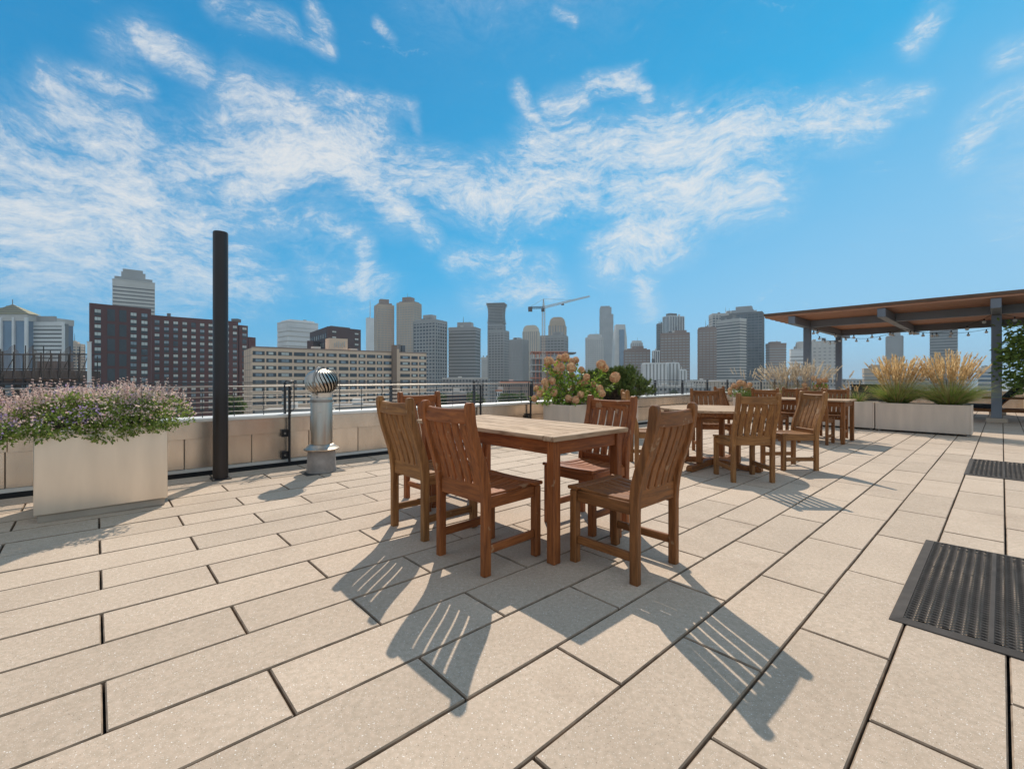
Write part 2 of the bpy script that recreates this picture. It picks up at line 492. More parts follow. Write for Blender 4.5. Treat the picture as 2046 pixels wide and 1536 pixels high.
deck = MB()
W0, L0 = .31222, .90667
S0, T0 = 1.8563, .0217
deck_root = None
def frame_pt(t, s, z=0): return Vector((t*S_-s*C_, t*C_+s*S_, z))
Mts = Matrix.Rotation(ROT, 4, 'Z')
mb = MB(); mb.box((-4, -7, -.30), (33, 6.30, -.045), Mts)
deck_root = mb.build('deck_floor', M_BASE)
deck_root.rotation_euler = (0, -KT, 0)
tag(deck_root, kind='structure')
g = .0080
pv = MB().cbox((g/2, g/2, -.045), (L0-g/2, W0-g/2, 0), .0042)
pv_me = pv.mesh('paver', M_PAVER)
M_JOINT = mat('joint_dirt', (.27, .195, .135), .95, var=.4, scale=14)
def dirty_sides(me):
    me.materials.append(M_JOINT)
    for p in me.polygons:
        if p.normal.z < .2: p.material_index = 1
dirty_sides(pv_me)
cells = []
VENT = (1.95, 5.33)                 # middle of the roof vent; the pavers stay uncut there
for r in range(-16, 13):
    for j in range(-8, 70):
        if (j-r) % 2: continue
        t0 = T0+L0/2*j; s0 = S0+W0*r
        c = frame_pt(t0+L0/2, s0+W0/2)
        if t0 < -2.5 or t0 > 31: continue
        # how large it shows: nearest and inside the view first
        X, Y = c.x, c.y
        vis = Y > .8 and abs(X) < 1.25*Y+.7
        d = math.hypot(X, Y)
        cells.append((0 if vis else 1, d, t0, s0))
cells.sort()
rest = MB(); rr = random.Random(3)
for i, (v, d, t0, s0) in enumerate(cells):
    near_vent = abs(t0+L0/2-VENT[0]) < L0/2+.15 and abs(s0+W0/2-VENT[1]) < W0/2+.15
    M = Mts @ Matrix.Translation((t0, s0, rr.uniform(-.0016, .0016))) @ Matrix.Rotation(rr.uniform(-.0016, .0016), 4, 'Z')
    if i < 299:
        o = link_mesh('paver', pv_me, deck_root); o.matrix_local = M
    else:
        rest.cbox((g/2, g/2, -.045), (L0-g/2, W0-g/2, 0), .0042, M)
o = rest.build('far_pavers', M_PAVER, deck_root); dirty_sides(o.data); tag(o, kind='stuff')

# ================================================================== PARAPET
M_PANEL = mat('champagne_metal_panel', (.72, .61, .50), .25, .90, var=.13, scale=2.6, stretch=(2.5, 2.5, .7), bump=.05, bscale=220, rnd=.05)
M_COPING = mat('pale_coping_metal', (.72, .68, .62), .42, .25, var=.06, scale=2)
M_DARKGAP = mat('black_gap_strip', (.02, .02, .022), .7)
M_STEEL = mat('stainless_steel', (.34, .31, .28), .48, 1.0, var=.06, scale=8)
M_RAIL = mat('dark_painted_rail', (.055, .055, .06), .45, .2, var=.1)
M_CORE = mat('parapet_render', (.40, .33, .26), .8)
SW = 6.05
def parapet(name, label, tA, tB, ta_open=None):
    root = thing(name, label, 'parapet wall')
    a = MB(); M = Mts
    def tl(mb):   # shear to the deck's fall
        mb.v = [(x, y, z+KT*x) for x, y, z in mb.v]; return mb
    a.box((tA, SW+.03, -.3), (tB, SW+.33, .60), M); a.build('wall_core', M_CORE, root)
    b_ = MB().box((tA, SW-.012, .028), (tB, SW+.025, .062), M); tl(b_).build('base_flashing', M_COPING, root)
    b_ = MB().box((tA, SW+.012, -.04), (tB, SW+.03, .028), M); tl(b_).build('gap_strip', M_DARKGAP, root)  # black strip standing in for the dark gap under the flashing
    seam0 = .0615
    n0 = math.floor((tA-seam0)/.655)-0; t = seam0+n0*.655
    pm = MB().cbox((.004, 0, 0), (.651, .02, .338), .003).mesh('panel', M_PANEL)
    k = 0
    while t < tB-.3:
        if t > tA-.6:
            link_mesh('panel', pm, root, loc=TS(t, SW+.008+(.001 if k % 2 else 0), .064), rot=(0, 0, ROT))
        t += .655; k += 1
    t = tA
    while t < tB-.1:
        e = min(t+2.62, tB)
        MB().cbox((t+.002, SW-.004, 0), (e-.002, SW+.03, .196), .003, M).build('fascia', M_PANEL, root, loc=(0, 0, .406+KT*TS((t+e)/2, SW).x*.5))
        MB().cbox((t+.001, SW-.02, .603), (e-.001, SW+.36, .642), .006, M).build('coping', M_COPING, root)
        t = e
    return root
parapet('parapet_wall', 'long low wall clad in champagne metal panels with a pale coping, running behind the tables', -3.2, 26.0)

# railing on the coping
def railing(name, label, tA, tB, posts, s=SW+.12, far=False):
    root = thing(name, label, 'railing')
    ZT = 1.045
    pts = sorted(posts)
    for i, t in enumerate(pts):
        MB().cbox((-.009, -.03, .642), (.009, .03, ZT-.012), .002).build('post', M_RAIL, root, loc=TS(t, s, 0, False)).rotation_euler = (0, 0, ROT)
    MB().cbox((tA, s-.022, ZT-.011), (tB, s+.022, ZT), .002, Mts).build('top_rail', M_RAIL, root)
    for i in range(len(pts)-1):
        a, b_ = pts[i]+.04, pts[i+1]+.16
        sh = s-.09
        MB().tube([TS(a, sh, ZT-.052, False), TS(b_-.03, sh, ZT-.052, False), TS(b_, sh+.02, ZT-.052, False), TS(b_+.01, s-.02, ZT-.052, False)], .0085, 8).build('handrail', M_STEEL, root, smooth=True)
    c0 = (math.floor(tA/.32)+1)*.32
    for zc in (.700, .757, .814, .871, .928):
        MB().tube([TS(tA, s, zc, False), TS(tB, s, zc, False)], .0045, 5, False).build('cable', M_STEEL, root)
    t = c0; stf = MB(); n = 0
    while t < tB:
        if n < 90:
            MB().box((-.004, -.004, .642), (.004, .004, .965), None).build('picket', M_RAIL, root, loc=TS(t, s+.012, 0, False)).rotation_euler = (0, 0, ROT)
        t += .315; n += 1
    return root
railing('cable_railing', 'dark metal railing with steel cables and a steel handrail on the long low wall', -3.2, 26.0,
        [-2.75, -1.25, .26, 1.77, 3.24, 4.80, 6.21, 7.75, 9.28, 10.8, 12.3, 13.9, 15.4, 17.0, 18.5, 20.0, 21.5, 23, 24.5])

# tall support posts bolted to the wall face: bar, long rounded loop, two clamp brackets
M_BLACK = mat('black_powdercoat', (.022, .022, .025), .42, .3, var=.15, bump=.02)
def loop_post(t, label, tall=1.0):
    root = thing('bracket_post', label, 'post', TS(t, SW, 0), ROT, 'bracket posts along the low wall')
    MB().cbox((-.012, -.075, .02), (.012, -.045, .97), .003).build('bar', M_BLACK, root)
    for z0 in (.075, .345):
        o = MB().cbox((-.082, -.05, z0), (-.012, -.015, z0+.09), .003).build('bracket', M_BLACK, root)
        MB().tube([(-.05, -.05, z0+.045), (-.05, -.066, z0+.045)], .012, 6).build('bolt', M_STEEL, o)
    # loop
    w, z0, z1, rr_ = .055, .665, 1.035, .03
    P = []
    for (cx, cz, a0) in ((w-rr_, z1-rr_, 0), (-w+rr_, z1-rr_, 90), (-w+rr_, z0+rr_, 180), (w-rr_, z0+rr_, 270)):
        for q in range(0, 91, 30):
            P.append((cx+rr_*math.cos(R(a0+q)), -.06, cz+rr_*math.sin(R(a0+q))))
    P.append(P[0])
    MB().tube(P, .0065, 6, False).build('loop', M_BLACK, root, smooth=True)
    return root
loop_post(1.77, 'black bracket post with a long rounded loop on the low wall, beside the roof vent')
loop_post(6.00, 'black bracket post on the low wall, just left of the hydrangea planter')
loop_post(4.80, 'black bracket post with a loop on the low wall, behind the nearest dining table')

# far parapet beyond the pergola, and the plain beige bulkhead at the right
root = thing('parapet_wall', 'far low wall with a pale coping seen under the pergola', 'parapet wall')
MB().box((26.0, -9, -.5), (26.3, 6.3, .55), Mts).build('wall_core', M_PANEL, root)
MB().cbox((25.95, -9, .552), (26.4, 6.3, .60), .006, Mts).build('coping', M_COPING, root)
root = thing('cable_railing', 'thin far railing crossing behind the pergola posts and the grasses', 'railing')
MB().cbox((26.1, -9, 1.0), (26.14, 6.2, 1.02), .002, Mts).build('top_rail', M_RAIL, root)
for k in range(11):
    MB().cbox((26.1, -8.6+1.45*k, .60), (26.13, -8.57+1.45*k, 1.0), .002, Mts).build('post', M_RAIL, root)
for zc in (.68, .76, .84, .92):
    MB().tube([TS(26.12, -9, zc, False), TS(26.12, 6.2, zc, False)], .004, 4, False).build('cable', M_STEEL, root)
M_BEIGE = mat('beige_stucco', (.43, .33, .22), .9, var=.08, bump=.1)
root = thing('bulkhead', 'beige stucco bulkhead behind the lounger at the right edge', 'wall')
MB().box((24.0, -4.2, -.5), (25.4, -.55, 1.02), Mts).build('wall', M_BEIGE, root)
MB().cbox((23.95, -4.25, 1.022), (25.45, -.5, 1.06), .006, Mts).build('cap', M_COPING, root)

# ================================================================== POLE
pp = TS(.978, 5.62, 0)
M_POLE = mat('near_black_pole_paint', (.030, .022, .019), .42, .2, var=.25, scale=3, stretch=(1, 1, .3), bump=.05, bscale=30)
pole = thing('pole', 'tall near-black round steel pole standing by the low wall, right of the flower planter', 'pole', pp)
MB().lathe([(.0705, -.04), (.0705, 2.60), (.066, 2.612), (.0, 2.612)], 40, cap=False).build('shaft', M_POLE, pole, smooth=True)
MB().cbox((-.088, -.088, .001), (.088, .088, .009), .003).build('base_plate', M_BLACK, pole).rotation_euler = (0, 0, ROT)
for k in range(4):
    a_ = ROT+R(45+90*k); MB().tube([(.104*math.cos(a_), .104*math.sin(a_), .009), (.104*math.cos(a_), .104*math.sin(a_), .022)], .008, 6).build('bolt', M_STEEL, pole)

# ================================================================== TURBINE VENT
def turbine():
    M_GALV = mat('galvanised_duct', (.48, .41, .34), .38, 1.0, var=.12, scale=3, stretch=(8, 8, .4), bump=.03, bscale=14)
    M_BLADE = mat('turbine_blade_metal', (.50, .45, .39), .32, 1.0, var=.1, scale=9)
    M_CURB = mat('grey_roof_curb', (.30, .26, .23), .85, var=.25, scale=9, bump=.3, bscale=25)
    M_HOLE = mat('turbine_inside', (.03, .028, .026), .7)
    root = thing('turbine_vent', 'galvanised roof vent with a spinning-ball turbine head on a grey curb', 'roof vent', TS(1.925, 5.335, 0))
    MB().cbox((-.22, -.17, .0012), (.22, .17, .0032), .001).build('opening_dark_sheet', M_HOLE, root).rotation_euler = (0, 0, ROT)  # near-black sheet laid on uncut pavers, painted for the darkness of an opening
    MB().lathe([(.165, .0), (.158, .05), (.147, .26), (.14, .27)], 28).build('curb', M_CURB, root, smooth=True)
    MB().lathe([(.19, .255), (.192, .268), (.165, .285), (.148, .30), (.135, .315), (.12, .32)], 36).build('flange', M_GALV, root, smooth=True)
    o = MB().lathe([(.1185, .31), (.1185, .845), (.115, .850)], 40).build('pipe', M_GALV, root, smooth=True)
    MB().cbox((-.028, -.1212, .69), (.022, -.1175, .77), .001, Matrix.Rotation(R(16), 4, 'Z')).build('sticker', mat('worn_sticker', (.50, .48, .44), .6), o)
    MB().lathe([(.1225, .80), (.1225, .828)], 40).build('pipe_band', M_STEEL, root, smooth=True)
    MB().lathe([(.108, .845), (.110, .90), (.114, .905)], 40).build('collar', mat('white_collar_metal', (.70, .66, .60), .35, .4), root, smooth=True)
    # head: 26 curved blades round a squashed ball
    zc, rx, rz = 1.035, .182, .138
    MB().lathe([(.10, .902), (.11, .915)], 32).build('bottom_ring', M_STEEL, root, smooth=True)
    MB().lathe([(.001, zc+rz+.010), (.05, zc+rz+.008), (.062, zc+rz-.001)], 24, cap=False).build('top_plate', M_STEEL, root, smooth=True)
    MB().lathe([(.09, .91), (.140, .96), (.150, 1.04), (.12, 1.12), (.04, 1.16)], 24).build('hollow_dark_core', M_HOLE, root, smooth=True)  # near-black core painted for the shade inside the hollow head
    nb = 26
    bl = MB(); ns = 12
    vs = []
    for i in range(ns+1):
        th = math.pi*(.10+.80*i/ns)
        rad = rx*math.sin(th)**.72; z = zc+rz*math.cos(th)
        sw = .42*math.sin((i/ns-.5)*2.2)
        wd = .034*math.sin(math.pi*(.12+.76*i/ns))+.008
        for k, q in enumerate((-.5, -.1, .3, .5)):
            a = sw+q*wd/rx*1.15
            rr_ = rad*(1-.10*(q+.5)) + (.006 if k == 1 else 0)
            vs.append((rr_*math.cos(a), rr_*math.sin(a), z))
    fs = []
    for i in range(ns):
        for k in range(3): fs.append((i*4+k, i*4+k+1, (i+1)*4+k+1, (i+1)*4+k))
    bl.add(vs, fs); me = bl.mesh('blade', M_BLADE, True)
    for k in range(nb): link_mesh('blade', me, root, rot=(0, 0, 2*math.pi*k/nb))
    # outer brace hoops
    for k in range(3):
        P = []
        for i in range(15):
            th = math.pi*(.0+.86*i/14)
            P.append(((.004+.196*math.sin(th)**.8), 0, 1.035+.172*math.cos(th)))
        P.append((.116, 0, .85))
        o = MB().sweep(P, .020, .003, .001).build('brace', M_STEEL, root)
        o.rotation_euler = (0, 0, R(-92+120*k))
    MB().tube([(0, 0, 1.16), (0, 0, 1.215)], .008, 8).build('spindle', M_STEEL, root)
    return root
turbine()

# ================================================================== MATS
M_RUBBER = mat('grey_black_rubber', (.070, .060, .053), .75, spec=.15, var=.2, scale=10, bump=.15, bscale=150)
def rubber_mat(label, t0, t1, s1, wide=.92):
    """s1 = left edge; the mat runs to lower s"""
    L_ = t1-t0
    root = thing('rubber_mat', label, 'mat', TS(t0, s1, .001), ROT, 'perforated rubber mats on the pavers')
    # bevelled rim
    rim = MB(); rw = .045; zt = .012
    o_ = [(0, 0), (L_, 0), (L_, -wide), (0, -wide)]; i_ = [(rw, -rw), (L_-rw, -rw), (L_-rw, -wide+rw), (rw, -wide+rw)]
    vs = [(x, y, .0) for x, y in o_]+[(x, y, zt) for x, y in i_]+[(x, y, 0) for x, y in i_]+[(x, y, .004) for x, y in o_]
    fs = []
    for k in range(4):
        n = (k+1) % 4
        fs += [(12+n, 12+k, 4+k, 4+n), (n, k, 12+k, 12+n), (4+n, 4+k, 8+k, 8+n)]
    rim.add(vs, fs); rim.build('rim', M_RUBBER, root)
    # holed field: hexagonal rows of oval rings joined by bridges
    ps, pt_ = .0385, .0300            # pitch across, along
    nS = int((wide-2*rw)/ps); nT = int((L_-2*rw)/pt_)
    ps = (wide-2*rw)/nS; pt_ = (L_-2*rw)/nT
    V = []; F = []; k12 = 10
    seam = nS//3+0
    for iz in range(nT):
        for ix in range(nS):
            cx = rw+(iz+.5)*pt_+(pt_/2 if ix % 2 else 0); cy = -rw-(ix+.5)*ps
            if cx > L_-rw: continue
            o0 = len(V)
            for k in range(k12):
                a = 2*math.pi*k/k12; ca, sa = math.cos(a), math.sin(a)
                V.append((cx+ca*.0098, cy+sa*.0125, zt-.001)); V.append((cx+ca*.0162, cy+sa*.0202, zt)); V.append((cx+ca*.0094, cy+sa*.0120, 0))
            for k in range(k12):
                n = (k+1) % k12
                F.append((o0+3*k, o0+3*k+1, o0+3*n+1, o0+3*n)); F.append((o0+3*n, o0+3*n+2, o0+3*k+2, o0+3*k))
    fld = np_mesh('perforated_field', V, F, M_RUBBER, root); tag(fld, kind='stuff')
    for q in (1, 2):
        y = -rw-(wide-2*rw)*q/3
        MB().cbox((rw, y-.009, 0), (L_-rw, y+.009, zt+.001), .002).build('seam_strip', M_RUBBER, root)
    return root
rubber_mat('perforated grey-black rubber mat at the right edge, the nearer and larger-looking of the two', 2.672, 4.17, .352)
rubber_mat('perforated rubber mat lying farther off on the right, toward the grass planters', 7.52, 9.05, .306)
# ================================================================== FURNITURE
def wood(name, c, c2, rough=.5, rnd=.10, weather=0.0, axis=2, wear=0.5):
    """oiled teak: long grain, darker streaks, worn pale nicks"""
    m = bpy.data.materials.new(name); m.use_nodes = True
    nt = m.node_tree; L = nt.links.new; b = nt.nodes['Principled BSDF']
    tc = _n(nt, 'ShaderNodeTexCoord'); oi = _n(nt, 'ShaderNodeObjectInfo')
    off = _n(nt, 'ShaderNodeVectorMath', operation='SCALE'); off.inputs[0].default_value = (13.1, 41.7, 23.3); L(oi.outputs['Random'], off.inputs['Scale'])
    add = _n(nt, 'ShaderNodeVectorMath', operation='ADD'); L(tc.outputs['Object'], add.inputs[0]); L(off.outputs[0], add.inputs[1])
    mp = _n(nt, 'ShaderNodeMapping'); sc = [10, 10, 10]; sc[axis] = .8; mp.inputs['Scale'].default_value = sc; L(add.outputs[0], mp.inputs['Vector'])
    def noise(scale, detail=6, vec=None, rough_=.6):
        n = _n(nt, 'ShaderNodeTexNoise'); n.inputs['Scale'].default_value = scale; n.inputs['Detail'].default_value = detail; n.inputs['Roughness'].default_value = rough_
        L(vec if vec is not None else mp.outputs[0], n.inputs['Vector']); return n.outputs['Fac']
    def rg(v, a, b_, c_, d):
        r = _n(nt, 'ShaderNodeMapRange'); L(v, r.inputs[0]); r.inputs[1].default_value = a; r.inputs[2].default_value = b_; r.inputs[3].default_value = c_; r.inputs[4].default_value = d; return r.outputs[0]
    def mix(f, a, c_):
        x = _n(nt, 'ShaderNodeMix', data_type='RGBA'); L(f, x.inputs[0])
        for i, q in ((6, a), (7, c_)):
            if isinstance(q, tuple): x.inputs[i].default_value = (*q, 1)
            else: L(q, x.inputs[i])
        return x.outputs[2]
    gr = noise(5.0, 8)
    cur = mix(rg(gr, .30, .70, 0, 1), c, c2)
    dk = tuple(v*.45 for v in c)
    cur = mix(rg(noise(14, 4), .56, .72, 0, .6), cur, dk)
    if weather:
        cur = mix(rg(noise(3.2, 7), .42, .60, 0, weather), cur, (.56, .40, .265))
        cur = mix(rg(noise(2.6, 6, add.outputs[0]), .45, .7, 0, .5*weather), cur, (.44, .30, .18))
        cur = mix(rg(noise(4.2, 7), .52, .62, 0, .85), cur, (.20, .115, .058))
    cur = mix(rg(noise(7.5, 3, add.outputs[0], .75), .645, .69, 0, wear*.8), cur, (.50, .34, .20))
    hs = _n(nt, 'ShaderNodeHueSaturation'); L(cur, hs.inputs['Color']); L(rg(oi.outputs['Random'], 0, 1, 1-rnd, 1+rnd), hs.inputs['Value'])
    L(hs.outputs[0], b.inputs['Base Color'])
    L(rg(gr, .3, .7, rough-.08, rough+.14), b.inputs['Roughness'])
    b.inputs['Specular IOR Level'].default_value = .28
    bp = _n(nt, 'ShaderNodeBump'); bp.inputs['Strength'].default_value = .25; bp.inputs['Distance'].default_value = .002; L(noise(22, 4), bp.inputs['Height']); L(bp.outputs[0], b.inputs['Normal'])
    return m
def wood_set(tag_, c, c2, **kw):
    return [wood('teak_%s_%s' % (tag_, 'xyz'[a]), c, c2, axis=a, **kw) for a in range(3)]
WOOD_A = wood_set('red', (.140, .038, .010), (.400, .130, .036))
WOOD_B = wood_set('golden', (.155, .062, .020), (.400, .185, .060))
WOOD_C = wood_set('brown', (.122, .044, .012), (.345, .132, .040))
TOPW = wood('weathered_table_top', (.31, .18, .100), (.50, .34, .215), .72, .07, weather=.8, axis=1, wear=.4)

def back_x(z):
    pts = [(0, 0), (.43, 0), (.50, -.004), (.60, -.030), (.70, -.066), (.80, -.098), (.88, -.112), (.98, -.118)]
    for (z0, x0), (z1, x1) in zip(pts, pts[1:]):
        if z <= z1:
            u = (z-z0)/(z1-z0); return x0+(x1-x0)*u
    return pts[-1][1]

def make_chair(W):
    mx, my, mz = W
    root = bpy.data.objects.new('dining_chair', None); COL.objects.link(root); root.empty_display_size = .2
    hw = .2075                       # half distance between post centres
    for sg in (1, -1):
        zs = [0, .2, .38, .45, .52, .60, .68, .76, .84, .90, .935, .950, .957]
        P = [(back_x(z), sg*hw, z) for z in zs]
        th = [.050]*3+[.056, .058, .056, .052, .050, .050, .052, .050, .040, .018]
        MB().sweep(P, .042, th, .005).build('back_post', mz, root, smooth=True)
        MB().cbox((.385, sg*hw-.024, 0), (.433, sg*hw+.024, .432), .005).build('front_leg', mz, root)
        MB().cbox((.0255, sg*hw-.013, .365), (.3845, sg*hw+.013, .432), .004).build('seat_rail', mx, root)
        MB().cbox((.0255, sg*hw-.0125, .115), (.3845, sg*hw+.0125, .162), .004).build('side_stretcher', mx, root)
    yi = hw-.0215
    MB().cbox((.396, -yi-.002, .368), (.422, yi+.002, .430), .004).build('front_rail', my, root)
    MB().cbox((-.014, -yi, .395), (.014, yi, .495), .004).build('back_rail', my, root)
    # crest rail, slightly bowed and lower in the middle
    P = [(back_x(.885)-.010*(1-(y/yi)**2), y, .883-.006*(1-(y/yi)**2)) for y in np.linspace(-yi, yi, 9)]
    MB().sweep(P, .082, .030, .006, up=(.08, 0, 1)).build('crest_rail', my, root, smooth=True)
    n = 5; wsl = .0555; gap = (2*yi-n*wsl)/(n+1)
    for k in range(n):
        y = -yi+gap*(k+1)+wsl*(k+.5)
        P = [(back_x(z)-.006*(1-(y/yi)**2), y, z) for z in np.linspace(.490, .855, 10)]
        MB().sweep(P, wsl, .014, .003).build('back_slat', mz, root, smooth=True)
    # seat: front board and dished slats running front to back
    P = [(.408, y, .4405+.006*(y/.23)**2) for y in np.linspace(-.232, .232, 9)]
    MB().sweep(P, .078, .021, .006, up=(1, 0, 0)).build('seat_front_board', my, root, smooth=True)
    ns = 7; w2 = .0535; tot = .416; g2 = (tot-ns*w2)/(ns-1)
    for k in range(ns):
        y = -tot/2+w2/2+k*(w2+g2)
        dip = .016*(1-(y/.24)**2)
        P = []
        for x in np.linspace(.024 if abs(y) > .17 else .012, .368, 8):
            u = x/.368; P.append((x, y, .4425-dip*math.sin(math.pi*min(1, u*.9+.08))-.004*(1-u)))
        MB().sweep(P, w2, .018, .004).build('seat_slat', mx, root, smooth=True)
    index_kids(root)
    return root

CH = {}
def chair(W, t, s, ang, label, group, z=0.0):
    """t, s: middle of the rear legs; ang: facing angle in the deck frame, degrees from +t"""
    key = id(W)
    if key not in CH:
        o = make_chair(W); CH[key] = o
    else:
        o = copy_tree(CH[key])
    o.location = TS(t, s, 0.0005+z)
    o.rotation_euler = (0, 0, ROT+R(ang))
    tag(o, label, 'chair', group)
    return o

def rect_table(t0, t1, s0, s1, label, W, zt=.755):
    mx, my, mz = W
    lx, ly = t1-t0, s1-s0
    root = thing('dining_table', label, 'table', TS(t0, s0, .0005), ROT, 'wooden dining tables on the terrace')
    th = .030
    MB().cbox((0, 0, zt-th), (lx, .095, zt), .004).build('breadboard_end', TOPW_X, root)
    MB().cbox((0, ly-.095, zt-th), (lx, ly, zt), .004).build('breadboard_end', TOPW_X, root)
    n = 9; wd = lx/n
    for k in range(n):
        MB().cbox((k*wd+.0028, .0985, zt-th+.002), ((k+1)*wd-.0028, ly-.0965, zt-.0008-(.0008 if k % 2 else 0)), .003).build('top_plank', TOPW, root)
    i = .030; lg = .062
    for (x, y) in ((i, i), (lx-i-lg, i), (lx-i-lg, ly-i-lg), (i, ly-i-lg)):
        MB().cbox((x, y, 0), (x+lg, y+lg, zt-th-.001), .006).build('leg', mz, root)
    az0, az1 = zt-th-.085, zt-th-.001
    MB().cbox((i+lg+.001, i+.014, az0), (lx-i-lg-.001, i+.038, az1), .003).build('apron', mx, root)
    MB().cbox((i+lg+.001, ly-i-.038, az0), (lx-i-lg-.001, ly-i-.014, az1), .003).build('apron', mx, root)
    MB().cbox((i+.014, i+lg+.001, az0), (i+.038, ly-i-lg-.001, az1), .003).build('apron', my, root)
    MB().cbox((lx-i-.038, i+lg+.001, az0), (lx-i-.014, ly-i-lg-.001, az1), .003).build('apron', my, root)
    return root
TOPW_X = wood('weathered_table_end', (.31, .18, .10), (.48, .32, .20), .72, .05, weather=.8, axis=0, wear=.4)

G1 = 'chairs around the nearest rectangular table'
G2 = 'chairs around the round table'
G3 = 'chairs around the farthest rectangular table'
rect_table(1.93, 2.685, 1.735, 3.25, 'nearest wooden dining table, rectangular with a weathered tan top', WOOD_A)
chair(WOOD_B, 1.622, 2.825, 0, 'golden brown chair, leftmost of all, on the left side of the nearest table', G1)
chair(WOOD_A, 1.578, 2.140, 2, 'red-brown chair on the left side of the nearest table, close to its front corner', G1)
chair(WOOD_C, 2.322, 1.325, 90, 'brown chair at the near end of the nearest table, back turned to the foreground', G1)
chair(WOOD_A, 2.950, 2.140, 180, 'dark red chair on the far side of the nearest table, pale scratches on its back', G1)
chair(WOOD_A, 2.285, 3.665, -88, 'dark chair at the far end of the nearest table, mostly hidden by two chair backs', G1)

# round pedestal table
def round_table(t, s, label, W):
    mx, my, mz = W; rad, zt = .62, .735
    root = thing('round_table', label, 'table', TS(t, s, .0005), ROT, 'wooden dining tables on the terrace')
    n = 11; wd = 2*rad/n
    for k in range(n):
        x0, x1 = -rad+k*wd+.003, -rad+(k+1)*wd-.003
        poly = []
        for x in np.linspace(x0, x1, 5): poly.append((x, -math.sqrt(max(0, rad**2-x*x))))
        for x in np.linspace(x1, x0, 5): poly.append((x, math.sqrt(max(0, rad**2-x*x))))
        if abs(poly[0][1]) < .02: poly = poly[1:-1]
        MB().prism(poly, zt-.026, zt-(.0008 if k % 2 else 0)).build('top_plank', TOPW, root)
    # edge apron ring
    A = []
    for k in range(41):
        a = 2*math.pi*k/40; A.append(((rad-.06)*math.cos(a), (rad-.06)*math.sin(a), zt-.052))
    MB().sweep(A, .05, .022, .003, up=(0, 0, 1)).build('apron', mx, root, smooth=True)
    for k in range(4):
        M = Matrix.Rotation(R(90*k), 4, 'Z')
        f = MB(); prof = [(.02, .02), (.16, .02), (.56, .0), (.60, .012), (.60, .05), (.56, .075), (.42, .062), (.20, .095), (.02, .095)]
        vs = [M @ Vector((x, y, z)) for y in (-.035, .035) for (x, z) in prof]; m_ = len(prof)
        f.add(vs, [tuple(range(m_)), tuple(range(2*m_-1, m_-1, -1))]+[(i, (i+1) % m_, m_+(i+1) % m_, m_+i)[::-1] for i in range(m_)])
        f.build('foot', mx, root)
        MB().cbox((.30, -.032, .078), (.352, .032, .664), .004, M).build('leg', mz, root)
        MB().cbox((.02, -.03, .60), (.30, .03, .66), .004, M).build('top_brace', mx, root)
    return root
round_table(5.76, 2.51, 'round wooden table with four posts on crossed feet, in the middle of the terrace', WOOD_C)

def chair_xy(W, X, Y, azi, label, group):
    """azi: world heading of the seat, degrees clockwise from straight ahead"""
    t = X*S_+Y*C_; s = -X*C_+Y*S_
    return chair(W, t, s, (90-azi)-math.degrees(ROT), label, group)
chair(WOOD_B, 5.165, 1.805, 47, 'brown chair at the near side of the round table, its slatted back toward the viewer', G2)
chair(WOOD_B, 6.575, 1.69, 140, 'golden chair right of the round table, seat turned toward it and its back leaning right', G2)
chair_xy(WOOD_B, 1.56, 5.78, 96, 'light brown chair seen from the side, left of the round table', G2)
chair_xy(WOOD_C, 3.02, 6.98, 188, 'dark brown chair on the far side of the round table, facing the viewer', G2)

rect_table(9.42, 10.24, 1.80, 3.50, 'farthest wooden dining table, rectangular, in front of the grass planters', WOOD_C)
chair(WOOD_C, 9.12, 2.22, 0, 'chair on the left side of the farthest table, nearest its front corner', G3)
chair(WOOD_C, 9.06, 2.92, 0, 'chair on the left side of the farthest table, second from its front corner', G3)
chair(WOOD_C, 10.56, 2.22, 180, 'chair on the far side of the farthest table, right beside the planter', G3)
chair(WOOD_C, 10.56, 2.92, 180, 'chair on the far side of the farthest table, farther from the front corner', G3)
chair(WOOD_C, 9.80, 3.98, -90, 'chair at the far end of the farthest table, seen edge-on behind the round table', G3)
# ================================================================== PLANTERS
M_PLANT = mat('champagne_planter_metal', (.80, .70, .585), .28, .85, var=.10, scale=2.2, stretch=(2.5, 2.5, .5), bump=.03, bscale=180)
M_PLANT2 = mat('beige_planter_powdercoat', (.66, .53, .42), .5, .1, var=.10, scale=2.4, stretch=(2.5, 2.5, .5), bump=.02, bscale=120)
M_SOIL = mat('planting_soil', (.045, .030, .020), .95, var=.5, scale=30, bump=.8, bscale=60)
def planter(label, t0, t1, s0, s1, h, m, z0=.045, group=None, feet=True):
    root = thing('planter', label, 'planter', TS(t0, s0, 0), ROT, group)
    lx, ly = t1-t0, s1-s0; w = .028
    MB().cbox((0, 0, z0), (lx, w, h), .005).build('side_panel', m, root)
    MB().cbox((0, ly-w, z0), (lx, ly, h), .005).build('side_panel', m, root)
    MB().cbox((0, w+.0006, z0), (w, ly-w-.0006, h), .005).build('side_panel', m, root)
    MB().cbox((lx-w, w+.0006, z0), (lx, ly-w-.0006, h), .005).build('side_panel', m, root)
    MB().box((w+.001, w+.001, z0), (lx-w-.001, ly-w-.001, h-.035)).build('soil', M_SOIL, root)
    if feet:
        for (x, y) in ((.06, .06), (lx-.06, .06), (.06, ly-.06), (lx-.06, ly-.06)):
            MB().cbox((x-.02, y-.02, 0), (x+.02, y+.02, z0-.001), .003).build('foot', M_STEEL, root)
    else:
        MB().cbox((.018, .018, .0), (lx-.018, ly-.018, z0-.001), .003).build('plinth', M_CORE, root)
    return root
planter('large champagne metal planter of pink and lilac flowers at the left edge', -.330, .450, 4.765, 5.40, .672, M_PLANT, .058, feet=False)
GPL = 'low beige planters in a row'
